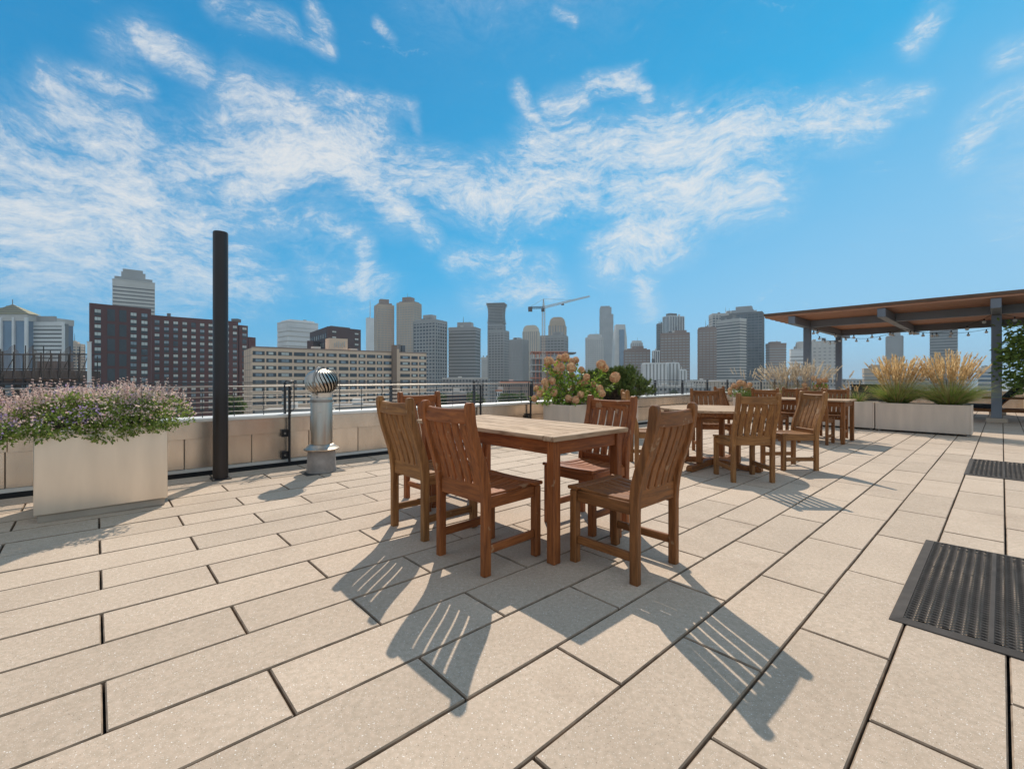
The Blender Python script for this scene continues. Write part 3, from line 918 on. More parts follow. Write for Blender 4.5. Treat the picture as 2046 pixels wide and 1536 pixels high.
planter('low beige planter of two tall grasses with golden plumes, beside the pergola', 12.72, 13.30, .40, 1.905, .625, M_PLANT2, group=GPL)
planter('low beige planter behind the farthest table, middle one of its row', 12.72, 13.30, 1.925, 3.43, .625, M_PLANT2, group=GPL)
planter('low beige planter far behind the round table, nearest the long low wall in its row', 12.72, 13.30, 3.45, 4.95, .625, M_PLANT2, group=GPL)
planter('beige planter with the flowering hydrangea, behind the nearest table', 5.95, 7.00, 4.99, 5.62, .635, M_PLANT2)
planter('beige planter holding the dark mountain pine, right of the hydrangea', 7.03, 8.08, 4.99, 5.62, .635, M_PLANT2)

# ------------------------------------------------------------------ foliage materials
def leafmat(name, c, c2, trans=.35, rough=.5):
    """per-leaf colour by position noise"""
    return mat(name, c, rough, 0, scale=22, col2=c2, trans=trans, detail=2, spec=.3)
M_LEAF_A = leafmat('catmint_leaf', (.085, .150, .028), (.34, .42, .09))
M_LEAF_B = leafmat('hydrangea_leaf', (.080, .180, .022), (.40, .54, .08))
M_LEAF_T = leafmat('tree_leaf', (.060, .130, .020), (.32, .40, .08))
M_NEEDLE = leafmat('pine_needle', (.050, .090, .018), (.22, .27, .06), .1, .6)
M_PINK = mat('pink_floret', (.74, .46, .44), .7, scale=30, col2=(.90, .74, .62), trans=.4, detail=2)
M_LILAC = mat('lilac_floret', (.30, .20, .50), .7, scale=30, col2=(.58, .42, .62), trans=.4, detail=2)
M_STEM = mat('flower_stem', (.20, .13, .085), .8, scale=12)
M_BARK = mat('bark', (.13, .095, .070), .9, var=.4, scale=18, bump=.5, bscale=40)
M_HEAD = mat('hydrangea_floret', (.76, .34, .18), .75, scale=26, col2=(.94, .70, .38), trans=.25, detail=3)
M_BLADE_G = mat('grass_blade', (.085, .170, .022), .5, scale=9, col2=(.38, .48, .09), trans=.35, detail=2)
M_BLADE_D = mat('straw_blade', (.34, .22, .09), .6, scale=9, col2=(.56, .41, .20), trans=.35, detail=2)
M_PLUME = mat('golden_plume', (.66, .42, .18), .7, scale=14, col2=(.94, .74, .42), trans=.45, detail=2)
M_PLUME_P = mat('pale_plume', (.55, .43, .30), .7, scale=14, col2=(.80, .69, .52), trans=.45, detail=2)

def blob_points(n, lx, ly, lz, surf=.55):
    """points in a rounded mound, denser toward its outside"""
    d = rng.normal(size=(n, 3)); d /= np.linalg.norm(d, axis=1, keepdims=True)
    r = rng.uniform(surf, 1, n)**.6
    p = d*r[:, None]*np.array([lx, ly, lz]); return p, d

def flower_planter():
    t0, t1, s0, s1, h = -.33, .45, 4.765, 5.40, .672
    root = thing('flowering_plant', 'bushy plant with pink and lilac flower spikes overflowing the large planter at the left', 'flowering plant', TS((t0+t1)/2, (s0+s1)/2, h), ROT)
    parts = []; fl = []; li = []
    # clumps across and beyond the planter
    cl = []
    for k in range(95):
        x = rng.uniform(-.69, .46); y = rng.uniform(-.42, .38)
        edge = max(abs(x)/.66, abs(y)/.42)
        z = .16*(1-edge**2)+rng.uniform(-.03, .06)
        if abs(x) > .45 or abs(y) > .33: z -= .035
        cl.append((x, y, z, rng.uniform(.08, .14)))
    for (x, y, z, r) in cl:
        n = 125
        p, d = blob_points(n, r*1.15, r*1.15, r*.8)
        p += np.array([x, y, z+.02]); d = d+np.array([0, 0, .35]); d += rng.normal(size=d.shape)*.5
        parts.append(leaf_cloud(p, d, .026, .62, .12))
        n = 95
        p, d = blob_points(n, r*1.25, r*1.25, r*.95, .8)
        keep = (p[:, 2] > -r*.25); p = p[keep]; d = d[keep]; p += np.array([x, y, z+.055]); d = d+rng.normal(size=d.shape)*.7
        q = rng.uniform(0, 1) < .13
        (li if q else fl).append(leaf_cloud(p, d, .019, .7, .2))
    # hanging bits over the front edge
    for k in range(26):
        x = rng.uniform(-.62, .46); y = -.335-rng.uniform(0, .05); n = 40
        L_ = rng.uniform(.02, .095)
        p = np.stack([x+rng.normal(0, .035, n), y+rng.normal(0, .012, n), -rng.uniform(0, L_, n)+.03], 1); d = rng.normal(size=(n, 3))+np.array([0, -.5, -.5])
        parts.append(leaf_cloud(p, d, .022, .65, .1))
    # upright spikes with whorls of pale florets
    stems = MB(); sp = []
    for k in range(120):
        x = rng.uniform(-.70, .50); y = rng.uniform(-.32, .36); z = .10*(1-(x/.75)**2)+.05; L_ = rng.uniform(.14, .27)
        a = np.array([x, y, z]); lean = np.array([rng.normal(0, .28)+.12*np.sign(x)*abs(x), rng.normal(0, .25), 1]); lean /= np.linalg.norm(lean); b = a+lean*L_
        stems.tube([a, (a+b)/2+rng.normal(0, .004, 3), b], [.0022, .0018, .001], 4, False)
        for w in range(7):
            c = a+(b-a)*(.45+.55*w/6); n = 9; rr_ = .013*(1-.6*w/6)
            p = c+rng.normal(size=(n, 3))*rr_*.4; d = rng.normal(size=(n, 3)); d[:, 2] = abs(d[:, 2])*.4
            sp.append(leaf_cloud(p, d, .015*(1-.4*w/6), .6, .1))
    V, F = cat_vf(parts); tag(np_mesh('leaves', V, F, M_LEAF_A, root), kind='stuff')
    V, F = cat_vf(fl+sp); tag(np_mesh('pink_flowers', V, F, M_PINK, root), kind='stuff')
    V, F = cat_vf(li); tag(np_mesh('lilac_flowers', V, F, M_LILAC, root), kind='stuff')
    tag(stems.build('stems', M_STEM, root), kind='stuff')
    dk = MB(); M = Matrix.Diagonal((1, 1, 1, 1))
    core = MB().lathe([(.01, -.03), (.26, -.02), (.24, .06), (.01, .10)], 12); o = core.build('foliage_core', M_SOIL, root); o.scale = (1.45, 1.05, 1)  # solid soil-coloured core filling the inside of the plant
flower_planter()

def hydrangea_head_mesh(seed, r=.062):
    g_ = np.random.default_rng(seed); n = 230
    d = g_.normal(size=(n, 3)); d /= np.linalg.norm(d, axis=1, keepdims=True)
    p = d*np.array([1, 1, 1.22])*r*(1+g_.normal(0, .035, (n, 1))); p[:, 2] = np.where(p[:, 2] < 0, p[:, 2]*.75, p[:, 2])
    # florets: small four-petalled cups facing outward
    V = []; F = []
    for i in range(n):
        N = Vector(d[i]); u = N.orthogonal().normalized(); w = N.cross(u); a0 = g_.uniform(0, 6.28); c = Vector(p[i]); sz = .0125*g_.uniform(.8, 1.2); o = len(V)
        V.append(c-N*.003)
        for k in range(8):
            a = a0+k*math.pi/4; q = sz*(1 if k % 2 == 0 else .62); V.append(c+(u*math.cos(a)+w*math.sin(a))*q+N*(.003 if k % 2 == 0 else -.001))
        for k in range(8): F.append((o, o+1+k, o+1+(k+1) % 8))
    mb_ = MB(); mb_.v = [tuple(v) for v in V]; mb_.f = F
    mb_.lathe([(.001, -.7*r), (.75*r, -.35*r), (.93*r, .1*r), (.8*r, .65*r), (.4*r, 1.02*r), (.001, 1.1*r)], 10)
    return mb_.mesh('flower_head', M_HEAD)
HEADS = [hydrangea_head_mesh(s_) for s_ in (1, 2, 3)]

def hydrangea(name, label, base, heads, leaf_n, rz=0.0, hs=1.0, stems_from=.0):
    """heads: (x, y, z, scale) in metres round the base"""
    root = thing(name, label, 'hydrangea', base, rz)
    st = MB(); leaves = []
    for i, (x, y, z, sc) in enumerate(heads):
        o = link_mesh('flower_head', HEADS[i % 3], root, loc=(x, y, z), rot=(rng.normal(0, .25)-y*.5, rng.normal(0, .25)+x*.6, rng.uniform(0, 6)), scale=(sc*hs,)*3)
        a = Vector((x*.12, y*.12, 0)); b = Vector((x, y, z-.05*sc*hs)); m = (a+b)/2+Vector((x*.12, y*.12, .04*(1 if z > .2 else 0)))
        st.tube([a, m, b], [.006, .0045, .003], 5, False)
        for q in range(leaf_n):
            u = rng.uniform(.35, 1.0); c = a*(1-u)**2+m*2*u*(1-u)+b*u*u
            p = np.array([c])+rng.normal(0, .035, (1, 3)); d = rng.normal(size=(1, 3))+np.array([[x, y, .15]])*1.5
            leaves.append(leaf_cloud(p, d, .085, .5, .12))
    V, F = cat_vf(leaves); tag(np_mesh('leaves', V, F, M_LEAF_B, root), kind='stuff')
    tag(st.build('stems', M_STEM, root), kind='stuff')
    return root
def H_at(px, py, ts_base, depth_t):
    """head placed where it stands, a given distance along t from the base"""
    return None
# heads measured off the shrub: (right, up) in the viewer's plane at the shrub, depth scattered
hb = TS(6.46, 5.30, .60)
raw = [(1100, 722, 1), (1118, 716, .9), (1112, 728, 1), (1095, 722, 1.1), (1130, 715, 1.2), (1144, 724, 1.1), (1120, 735, 1.25), (1142, 735, 1.3), (1094, 728, 1), (1151, 720, .9),
       (1102, 743, .9), (1113, 740, 1), (1103, 762, 1), (1119, 752, .95), (1162, 740, .95), (1144, 750, .8), (1172, 754, .95), (1088, 764, 1), (1087, 782, 1), (1072, 777, .9), (1080, 787, 1.05),
       (1068, 797, .9), (1106, 785, 1), (1116, 777, 1.1), (1112, 793, .95), (1144, 776, .8), (1158, 768, .9), (1168, 765, 1), (1198, 778, 1.1), (1203, 787, .95), (1160, 789, 1), (1150, 800, 1.05),
       (1136, 797, 1), (1141, 806, .9), (1175, 788, 1), (1200, 729, 1.3), (1208, 736, 1.2), (1228, 755, 1.45), (1185, 768, .8), (1192, 800, .8), (1090, 772, .8)]
hl = []
for (px, py, sc) in raw:
    Y = hb.y + rng.uniform(-.42, .10)
    p = at(px, py, Y); hl.append((p.x-hb.x, p.y-hb.y, p.z-hb.z, sc*1.0))
hydrangea('hydrangea', 'hydrangea covered in peach flower heads, in the planter behind the nearest table', hb, hl, 30)

def grass_clump(name, label, base, n_blade, h, spread, n_plume, ph, plume_mat, pl=.22, pspread=.35, lean=(0, 0), group=None, dry=.3, wid=.007, droop=.55, pw=.011, dark_tips=0, rad=.10):
    root = thing(name, label, 'ornamental grass', base, 0, group)
    n = n_blade
    a = rng.uniform(0, 2*np.pi, n); rr_ = rng.uniform(0, 1, n)**.5
    b = np.stack([rr_*rad*np.cos(a), rr_*rad*np.sin(a), np.zeros(n)], 1)
    out = np.stack([np.cos(a), np.sin(a), np.zeros(n)], 1)
    d = out*(rr_*spread)[:, None]*1.1+np.array([lean[0], lean[1], 1.0])+rng.normal(0, .12, (n, 3)); d /= np.linalg.norm(d, axis=1, keepdims=True)
    L_ = h*rng.uniform(.55, 1.15, n)
    bend = out*(rng.uniform(.1, droop, n)*rr_)[:, None]+np.array([0, 0, -1.])*(rng.uniform(.05, droop, n)*rr_)[:, None]
    V, F = ribbons(b, d, L_, wid*rng.uniform(.6, 1.2, n)[:, None][:, 0], bend, 6)
    kd = int(n*dry)*6
    tag(np_mesh('blades', V, F[:-kd] if kd else F, M_BLADE_G, root), kind='stuff')
    if kd: tag(np_mesh('dry_blades', V, F[-kd:], M_BLADE_D, root), kind='stuff')
    # flowering stems with brushy plumes
    vs = []; stems = MB()
    for k in range(n_plume):
        a_ = rng.uniform(0, 6.283); r0 = rng.uniform(0, 1)**.6
        p0 = np.array([math.cos(a_)*rad*r0, math.sin(a_)*rad*r0, 0]); o_ = np.array([math.cos(a_), math.sin(a_), 0])
        dd = o_*pspread*r0+np.array([lean[0], lean[1], 1])+rng.normal(0, .06, 3); dd /= np.linalg.norm(dd)
        LL = ph*rng.uniform(.72, 1.08)
        dr = o_*.16*r0+np.array([lean[0]*.3, lean[1]*.3, -.10])*r0
        f_ = lambda t: p0+dd*LL*t+dr*LL*t*t
        stems.tube([f_(t) for t in (0, .3, .6, .85)], [.0016, .0014, .0012, .001], 3, False)
        nb = 46; tt = rng.uniform(0, 1, nb); t_ = 1-(pl*rng.uniform(.85, 1.1)/LL)*(1-tt)
        c = np.stack([f_(q) for q in t_]); ax = f_(1.0)-f_(.9); ax /= np.linalg.norm(ax)
        wv = pw*np.sin(np.pi*np.clip(tt*.86+.09, 0, 1))
        dn = ax[None]*1.0+rng.normal(size=(nb, 3))*.15
        vs.append(leaf_cloud(c+rng.normal(size=(nb, 3))*wv[:, None]*.35, dn, .050*min(1.4, pl/.2), .14, .02))
    if vs:
        V, F = cat_vf(vs); tag(np_mesh('plumes', V, F, plume_mat, root), kind='stuff')
        tag(stems.build('plume_stems', M_BLADE_D, root), kind='stuff')
    return root
def gb(px, s_plane_t, z):      # ground point on the planter row (t fixed) in sight direction px
    x = (px-1023)/903.02; Y = s_plane_t/(S_*x+C_); return Vector((x*Y, Y, z+KT*x*Y))
GG = 'ornamental grasses in the planter row'
grass_clump('feather_grass', 'tall golden-plumed grass, left one of the two in the low planter by the pergola', gb(1793, 13.0, .58), 2000, .66, .72, 150, 1.04, M_PLUME, .34, .26, group=GG, rad=.13)
grass_clump('feather_grass', 'tall golden-plumed grass, right one of the two in the low planter by the pergola', gb(1898, 13.0, .58), 2100, .68, .76, 165, 1.08, M_PLUME, .36, .27, group=GG, rad=.14, lean=(.04, 0))
grass_clump('feather_grass', 'short green and yellow grass tuft just left of the two tall golden grasses', gb(1712, 13.0, .58), 260, .36, .6, 14, .52, M_PLUME, .14, .4, group=GG, rad=.10)
grass_clump('feather_grass', 'sheaf of pale plumes leaning left, between the hydrangeas of the planter row', gb(1566, 13.0, .58), 420, .55, .5, 80, .98, M_PLUME_P, .26, .40, lean=(-.16, 0), group=GG, rad=.09, dry=.75)
grass_clump('feather_grass', 'pale plumed grass in front of the left rear pergola post', gb(1612, 13.0, .58), 420, .55, .5, 75, .98, M_PLUME_P, .26, .45, group=GG, rad=.10, dry=.7)
grass_clump('feather_grass', 'sparse pale grass with a few long plumes above the leftmost hydrangea of the row', gb(1490, 13.0, .58), 420, .40, .7, 12, .98, M_PLUME_P, .22, .6, group=GG, rad=.14, dry=.15)
grass_clump('feather_grass', 'thin pale plumes rising between the sheaf and the pergola post', gb(1585, 13.0, .58), 160, .4, .5, 44, .95, M_PLUME_P, .22, .35, group=GG, rad=.10, dry=.6)
grass_clump('feather_grass', 'few drooping plumes at the foot of the right rear pergola post', gb(1665, 13.0, .58), 80, .4, .6, 9, .95, M_PLUME_P, .20, .5, group=GG, rad=.12, dry=.6)
def small_hyd(px, z, label, offs):
    b_ = gb(px, 13.0, .58); hl_ = []
    for (x, z_, sc) in offs: hl_.append((x*.9, -x*.3+rng.uniform(-.08, .08), z_, sc))
    hydrangea('hydrangea', label, b_, hl_, 9)
small_hyd(1478, 0, 'small hydrangea with pink-brown heads at the left end of the planter row',
          [(-.12, .34, 1.1), (0, .42, 1.3), (.08, .40, 1.2), (.2, .33, 1.0), (.26, .38, 1), (.12, .28, 1.1), (-.22, .24, 1.0), (-.02, .30, 1.1), (.30, .22, .9), (-.28, .16, .9)])
small_hyd(1630, 0, 'small hydrangea with olive-brown heads between the two pergola posts',
          [(-.04, .56, 1.0), (.06, .50, 1.0), (.16, .52, 1.0), (.24, .34, 1.2), (.10, .40, 1.0), (-.20, .30, 1.1), (-.30, .26, 1.1), (-.26, .40, .9), (0, .34, 1)])

# mountain pine
def pine():
    base = TS(7.56, 5.30, .60)
    root = thing('mountain_pine', 'dark green spreading mountain pine with bare lower branches, right of the hydrangea', 'pine bush', base, 0)
    br = MB(); nd = []
    for k in range(190):
        a = rng.uniform(0, 6.283); el = rng.uniform(.10, 1.35); r = rng.uniform(.55, 1)
        tip = np.array([math.cos(a)*math.cos(el)*.88, math.sin(a)*math.cos(el)*.60, .10+math.sin(el)*.56])*r
        tip[2] += .05; tip[2] += .06*math.sin(3*a)
        mid = tip*.5+np.array([0, 0, -.07]); q1 = tip*.8+np.array([0, 0, -.03])
        br.tube([(0, 0, 0), mid*.6, mid, q1, tip], [.011, .008, .006, .004, .002], 5, False)
        for w in range(4 if el > .3 else 2):
            c = tip+rng.normal(0, .05, 3)*np.array([1, 1, .6]); n = 120
            ax = (c-mid); ax /= np.linalg.norm(ax); ax = ax*.7+np.array([0, 0, .6])
            p = c+ax*rng.uniform(-.055, .045, (n, 1))+rng.normal(0, .006, (n, 3)); d = rng.normal(size=(n, 3))*.8+ax
            nd.append(leaf_cloud(p, d, .050, .13, .0))
    V, F = cat_vf(nd); tag(np_mesh('needles', V, F, M_NEEDLE, root), kind='stuff')
    tag(br.build('branches', M_BARK, root), kind='stuff')
pine()

# leafy tree at the right edge
def small_tree():
    base = TS(17.6, -1.05, 0)
    root = thing('leafy_tree', 'leafy green tree reaching in from the right edge beside the pergola post', 'tree', base, 0)
    lv = []; br = MB()
    br.tube([(0, 0, 0), (.03, 0, .8), (-.02, .02, 1.5), (0, 0, 2.2)], [.05, .045, .04, .02], 8)
    for k in range(120):
        a = rng.uniform(0, 6.283); z = rng.uniform(.95, 2.35); r = rng.uniform(.3, 1.15)*(1-.25*abs(z-1.7))
        tip = np.array([math.cos(a)*r, math.sin(a)*r, z+rng.uniform(-.1, .15)])
        br.tube([(0, 0, z*.75), tip*np.array([.5, .5, .9])+np.array([0, 0, .05]), tip], [.012, .008, .003], 4, False)
        n = 34; p = tip+rng.normal(0, .13, (n, 3)); d = rng.normal(size=(n, 3))*.8+np.array([math.cos(a), math.sin(a), -.25])
        lv.append(leaf_cloud(p, d, .125, .52, .10))
    V, F = cat_vf(lv); tag(np_mesh('crown', V, F, M_LEAF_T, root), kind='stuff')
    br.build('trunk', M_BARK, root)
small_tree()

# ================================================================== PERGOLA
M_PGREY = mat('blue_grey_painted_steel', (.185, .20, .225), .45, .1, var=.08, scale=2)
SLAT_M = wood('red_cedar_slat', (.34, .145, .085), (.52, .27, .16), .55, .14, axis=1, wear=.1)
def pergola():
    tF, tB, sR, sL = 17.98, 22.4, .10, 4.53
    root = thing('pergola', 'grey steel pergola with a flat red-brown slatted wood roof at the right', 'pergola')
    a = .10
    for (t, s) in ((tF, sL), (tF, sR), (tB, sL), (tB, sR)):
        p = TS(t, s, 0)
        MB().cbox((-a, -a, .12), (a, a, 2.90), .008).build('post', M_PGREY, root, loc=(p.x, p.y, p.z)).rotation_euler = (0, 0, ROT)
        o = MB().cbox((-.20, -.20, 0), (.20, .20, .119), .01).build('footing', M_PAVER, root, loc=(p.x, p.y, p.z+.001)); o.rotation_euler = (0, 0, ROT)
    ZT, ZB = 3.06, 2.81
    for s in (sL, 2.30, sR):
        MB().cbox((16.25, s-.095, ZB), (23.9, s+.095, ZT), .01, Mts).build('long_beam', M_PGREY, root)
    for t in (tF, tB):
        for (s0, s1) in ((sR+.0965, 2.2035), (2.3965, sL-.0965), (-3.6, sR-.0965)):
            MB().cbox((t-.05, s0, ZB+.015), (t+.05, s1, ZT-.004), .008, Mts).build('cross_beam', M_PGREY, root)
    me = MB().cbox((0, 0, 0), (.128, 8.9, .055), .004).mesh('roof_slat', SLAT_M)
    t = 16.22; k = 0
    while t < 24.1:
        link_mesh('roof_slat', me, root, loc=TS(t, -3.6+.02*math.sin(k*1.7), 3.067+(.0015 if k % 2 else 0), False), rot=(0, 0, ROT)); t += .1345; k += 1
    MB().cbox((16.19, -3.6, 3.125), (24.14, 5.32, 3.205), .004, Mts).build('roof_deck', mat('dark_roof_edge', (.15, .085, .05), .7), root)
    # bulbs strung under the beams
    M_GLOBE = mat('frosted_bulb_glass', (.95, .94, .90), .25, 0, var=.03, trans=.75)
    sr = thing('string_lights', 'strings of white globe bulbs hanging under the pergola roof', 'string lights')
    bulb = MB().lathe([(.002, -.075), (.032, -.070), (.046, -.045), (.040, -.015), (.018, 0)], 12).mesh('bulb', M_GLOBE, True)
    sock = MB().lathe([(.017, 0), (.018, .03), (.010, .055)], 10).mesh('socket', M_BLACK, True)
    def string(a_, b_, sag, n):
        a_ = Vector(a_); b_ = Vector(b_); P = []
        for i in range(n*3+1):
            u = i/(n*3); p = a_.lerp(b_, u); p.z -= sag*4*u*(1-u); P.append(p)
        MB().tube(P, .006, 4, False).build('cord', M_BLACK, sr)
        for i in range(n):
            p = P[i*3+1]
            o = link_mesh('bulb', bulb, sr, loc=(p.x, p.y, p.z-.06)); o2 = link_mesh('socket', sock, o)
    zz = 2.80
    def Q(t, s, z=zz): return TS(t, s, z, False)
    string(Q(tF, sL-.12), Q(20.2, 2.30, 2.78), .22, 5)
    string(Q(tF, sR+.12), Q(20.2, 2.30, 2.78), .28, 6)
    string(Q(tB, sL-.12), Q(20.2, 2.30, 2.78), .20, 5)
    string(Q(tB, sR+.12), Q(20.2, 2.30, 2.78), .18, 5)
    string(Q(tF, sL-.12), Q(tB, sL-.12), .30, 6)
    string(Q(tF, sR-.12), Q(tF+.1, -3.2), .3, 5)
pergola()

# ================================================================== LOUNGER, GRILL, POST at the right edge
def lounger():
    M_CUSH = mat('black_cushion_fabric', (.020, .022, .028), .9, var=.2, bump=.15, bscale=90)
    root = thing('lounge_chair', 'wooden sun lounger with black cushions, behind the right pergola post', 'lounger', TS(19.6, 1.5, 0), ROT+R(-90))
    mx, my, mz = WOOD_C
    # local x along the lounger (toward lower s), y across
    for y in (-.36, .36):
        MB().cbox((0, y-.03, .22), (2.3, y+.03, .31), .006).build('side_rail', mx, root)
        for x in (.06, 2.16): MB().cbox((x, y-.032, 0), (x+.07, y+.032, .219 if x < 1 else .66), .006).build('leg', mz, root)
        MB().cbox((1.1, y-.028, .60), (2.15, y+.028, .64), .006).build('armrest', mx, root)
    for k in range(14): MB().cbox((.05+.11*k, -.328, .27), (.125+.11*k, .328, .292), .004).build('bed_slat', my, root)
    MB().cbox((.02, -.32, .315), (1.45, .32, .43), .035).build('seat_cushion', M_CUSH, root)
    M = Matrix.Translation((1.42, 0, .36)) @ Matrix.Rotation(R(-52), 4, 'Y')
    MB().cbox((0, -.32, 0), (.98, .32, .13), .035, M).build('back_cushion', M_CUSH, root)
    MB().cbox((0, -.30, -.035), (.95, .30, -.005), .006, M).build('back_frame', mx, root)
lounger()
root = thing('kettle_cabinet', 'black outdoor cabinet standing behind the left tall grass', 'cabinet', TS(19.3, 3.05, 0), ROT)
MB().cbox((-.3, -.45, .06), (.3, .45, .93), .02).build('body', M_BLACK, root)
MB().cbox((-.32, -.47, .932), (.32, .47, .99), .015).build('top', M_BLACK, root)
root['label'] = 'black outdoor cabinet standing behind the left tall grass'
root.name = 'outdoor_cabinet'
p = TS(19.2, -1.15, 0)
root = thing('lamp_pole', 'thin dark pole rising behind the leafy tree at the right edge', 'pole', p)
MB().cbox((-.035, -.035, 0), (.035, .035, 2.72), .005).build('shaft', M_RAIL, root)
MB().cbox((-.08, -.08, .001), (.08, .08, .015), .003).build('base_plate', M_RAIL, root)
# ================================================================== CITY
GZ = -32.0
def zof(py, Y): return H-(py-755.76)/903.02*Y
def citymat(name, c, rough=.8, **kw): return mat('city_'+name, c, rough, scale=.06, var=.10, detail=4, **kw)
C_GLASS = mat('city_dark_glass', (.085, .09, .10), .22, .0, scale=.15, var=.5, spec=.6)
C_GLASSB = mat('city_blue_glass', (.13, .18, .25), .18, .0, scale=.03, var=.25, spec=.7)
C_TAN = citymat('tan_stone', (.52, .40, .29)); C_GREY = citymat('grey_concrete', (.36, .34, .32)); C_LGREY = citymat('light_grey', (.55, .51, .46))
C_BROWN = citymat('brown_brick', (.29, .20, .155)); C_WHITE = citymat('white_stone', (.70, .68, .65)); C_DGREY = citymat('dark_grey', (.17, .16, .15))
C_RED = citymat('red_brick', (.110, .040, .034)); C_BEIGE = citymat('beige_precast', (.72, .52, .37)); C_ORANGE = citymat('orange_formwork', (.55, .20, .11))
C_ROOF = citymat('roof_gravel', (.30, .28, .26)); C_CREAM = citymat('cream', (.60, .53, .42)); C_VIOL = citymat('dark_brick', (.085, .050, .048))

def tower(label, px0, px1, ytop, Y, body=C_GLASS, skin=C_GREY, style='bands', rot=0.0, ratio=.7, tiers=(), fh=3.6, bay=4.0, name='tower', crown_m=None, band=.45, pier=.22, floors_from=None):
    """tiers: ((px0, px1, ytop), ...) stacked over the main shaft"""
    xa, xb = (px0-1023)/903.02*Y, (px1-1023)/903.02*Y
    cx = (xa+xb)/2; Wd = xb-xa
    view = math.atan2(cx, Y)                      # face turned to the viewer, then by rot
    rt = -view*0.0+R(rot)
    c, s_ = abs(math.cos(rt)), abs(math.sin(rt))
    # silhouette as seen along the sight line
    va = rt+view; c, s_ = abs(math.cos(va)), abs(math.sin(va)); Wp = Wd*math.cos(view)
    aW = Wp/(c+ratio*s_); dW = ratio*aW
    root = thing(name, label, 'skyscraper' if Y > 400 else 'building', (cx, Y+dW*.0, GZ), rt)
    def shaft(a, d, z0, z1, nm, skinned=True, ox=0.0, first=False):
        MB().box((-a/2+ox+.25, -d/2+.25, z0), (a/2+ox-.25, d/2-.25, z1), None).build(nm, body if skinned else (crown_m or skin), root)
        if not skinned: return
        zlo = max(z0, -GZ-14)
        if style in ('bands', 'grid'):
            m = MB(); z = z1
            while z > zlo:
                t = band*fh if z < z1-.1 else band*fh*1.6
                m.box((-a/2+ox, -d/2, z-t), (a/2+ox, d/2, z)); z -= fh
            tag(m.build('floor_bands', skin, root), kind='stuff')
        if style in ('piers', 'grid'):
            m = MB(); n = max(2, int(round(a/bay))); w = a/n*pier; q = .12
            for i in range(n+1):
                x = -a/2+ox+a*i/n
                for yy in (-d/2-q, d/2+q-.5): m.box((x-w/2, yy, z0), (x+w/2, yy+.5, z1+.15))
            n = max(2, int(round(d/bay))); w = d/n*pier
            for i in range(n+1):
                y = -d/2+d*i/n
                for xx in (-a/2+ox-q, a/2+ox+q-.5): m.box((xx, y-w/2, z0), (xx+.5, y+w/2, z1+.15))
            tag(m.build('piers', skin, root), kind='stuff')
        MB().box((-a/2+ox-.1, -d/2-.1, z1+.155), (a/2+ox+.1, d/2+.1, z1+1.1)).build('roof', skin, root)
    z1 = zof(ytop, Y)-GZ
    shaft(aW, dW, 0, z1, 'body')
    prev = z1+1.1
    for k, tr in enumerate(tiers):
        p0, p1, yt = tr[:3]; sk = len(tr) > 3 and tr[3]
        tx0, tx1 = (p0-1023)/903.02*Y, (p1-1023)/903.02*Y
        fr = (tx1-tx0)/Wd; ox = ((tx0+tx1)/2-cx)/max(c, .3)*.9
        zt = zof(yt, Y)-GZ
        if zt < prev+.3: zt = prev+.3
        a2, d2 = aW*fr, dW*min(1, fr+.1)*.92
        if sk: shaft(a2, d2, prev, zt-1.1, 'upper_body', True, ox)
        else: MB().box((-a2/2+ox, -d2/2, prev), (a2/2+ox, d2/2, zt)).build('crown', crown_m or skin, root)
        prev = zt
    # rooftop plant and an aerial or two
    q = random.Random(label)
    for i in range(q.randint(2, 4)):
        w_ = aW*q.uniform(.06, .14); x = q.uniform(-.38, .3)*aW*.8; MB().box((x, -dW*.3, z1+1.1), (x+w_, -dW*.3+w_, z1+1.1+q.uniform(1.2, 3.2))).build('roof_unit', q.choice([C_LGREY, C_DGREY, C_ROOF]), root)
    if Y > 400 and q.random() < .6:
        x = q.uniform(-.2, .2)*aW; MB().tube([(x, 0, prev-1), (x, 0, prev+q.uniform(3, 9))], [.35, .12], 5).build('aerial', C_DGREY, root)
    return root

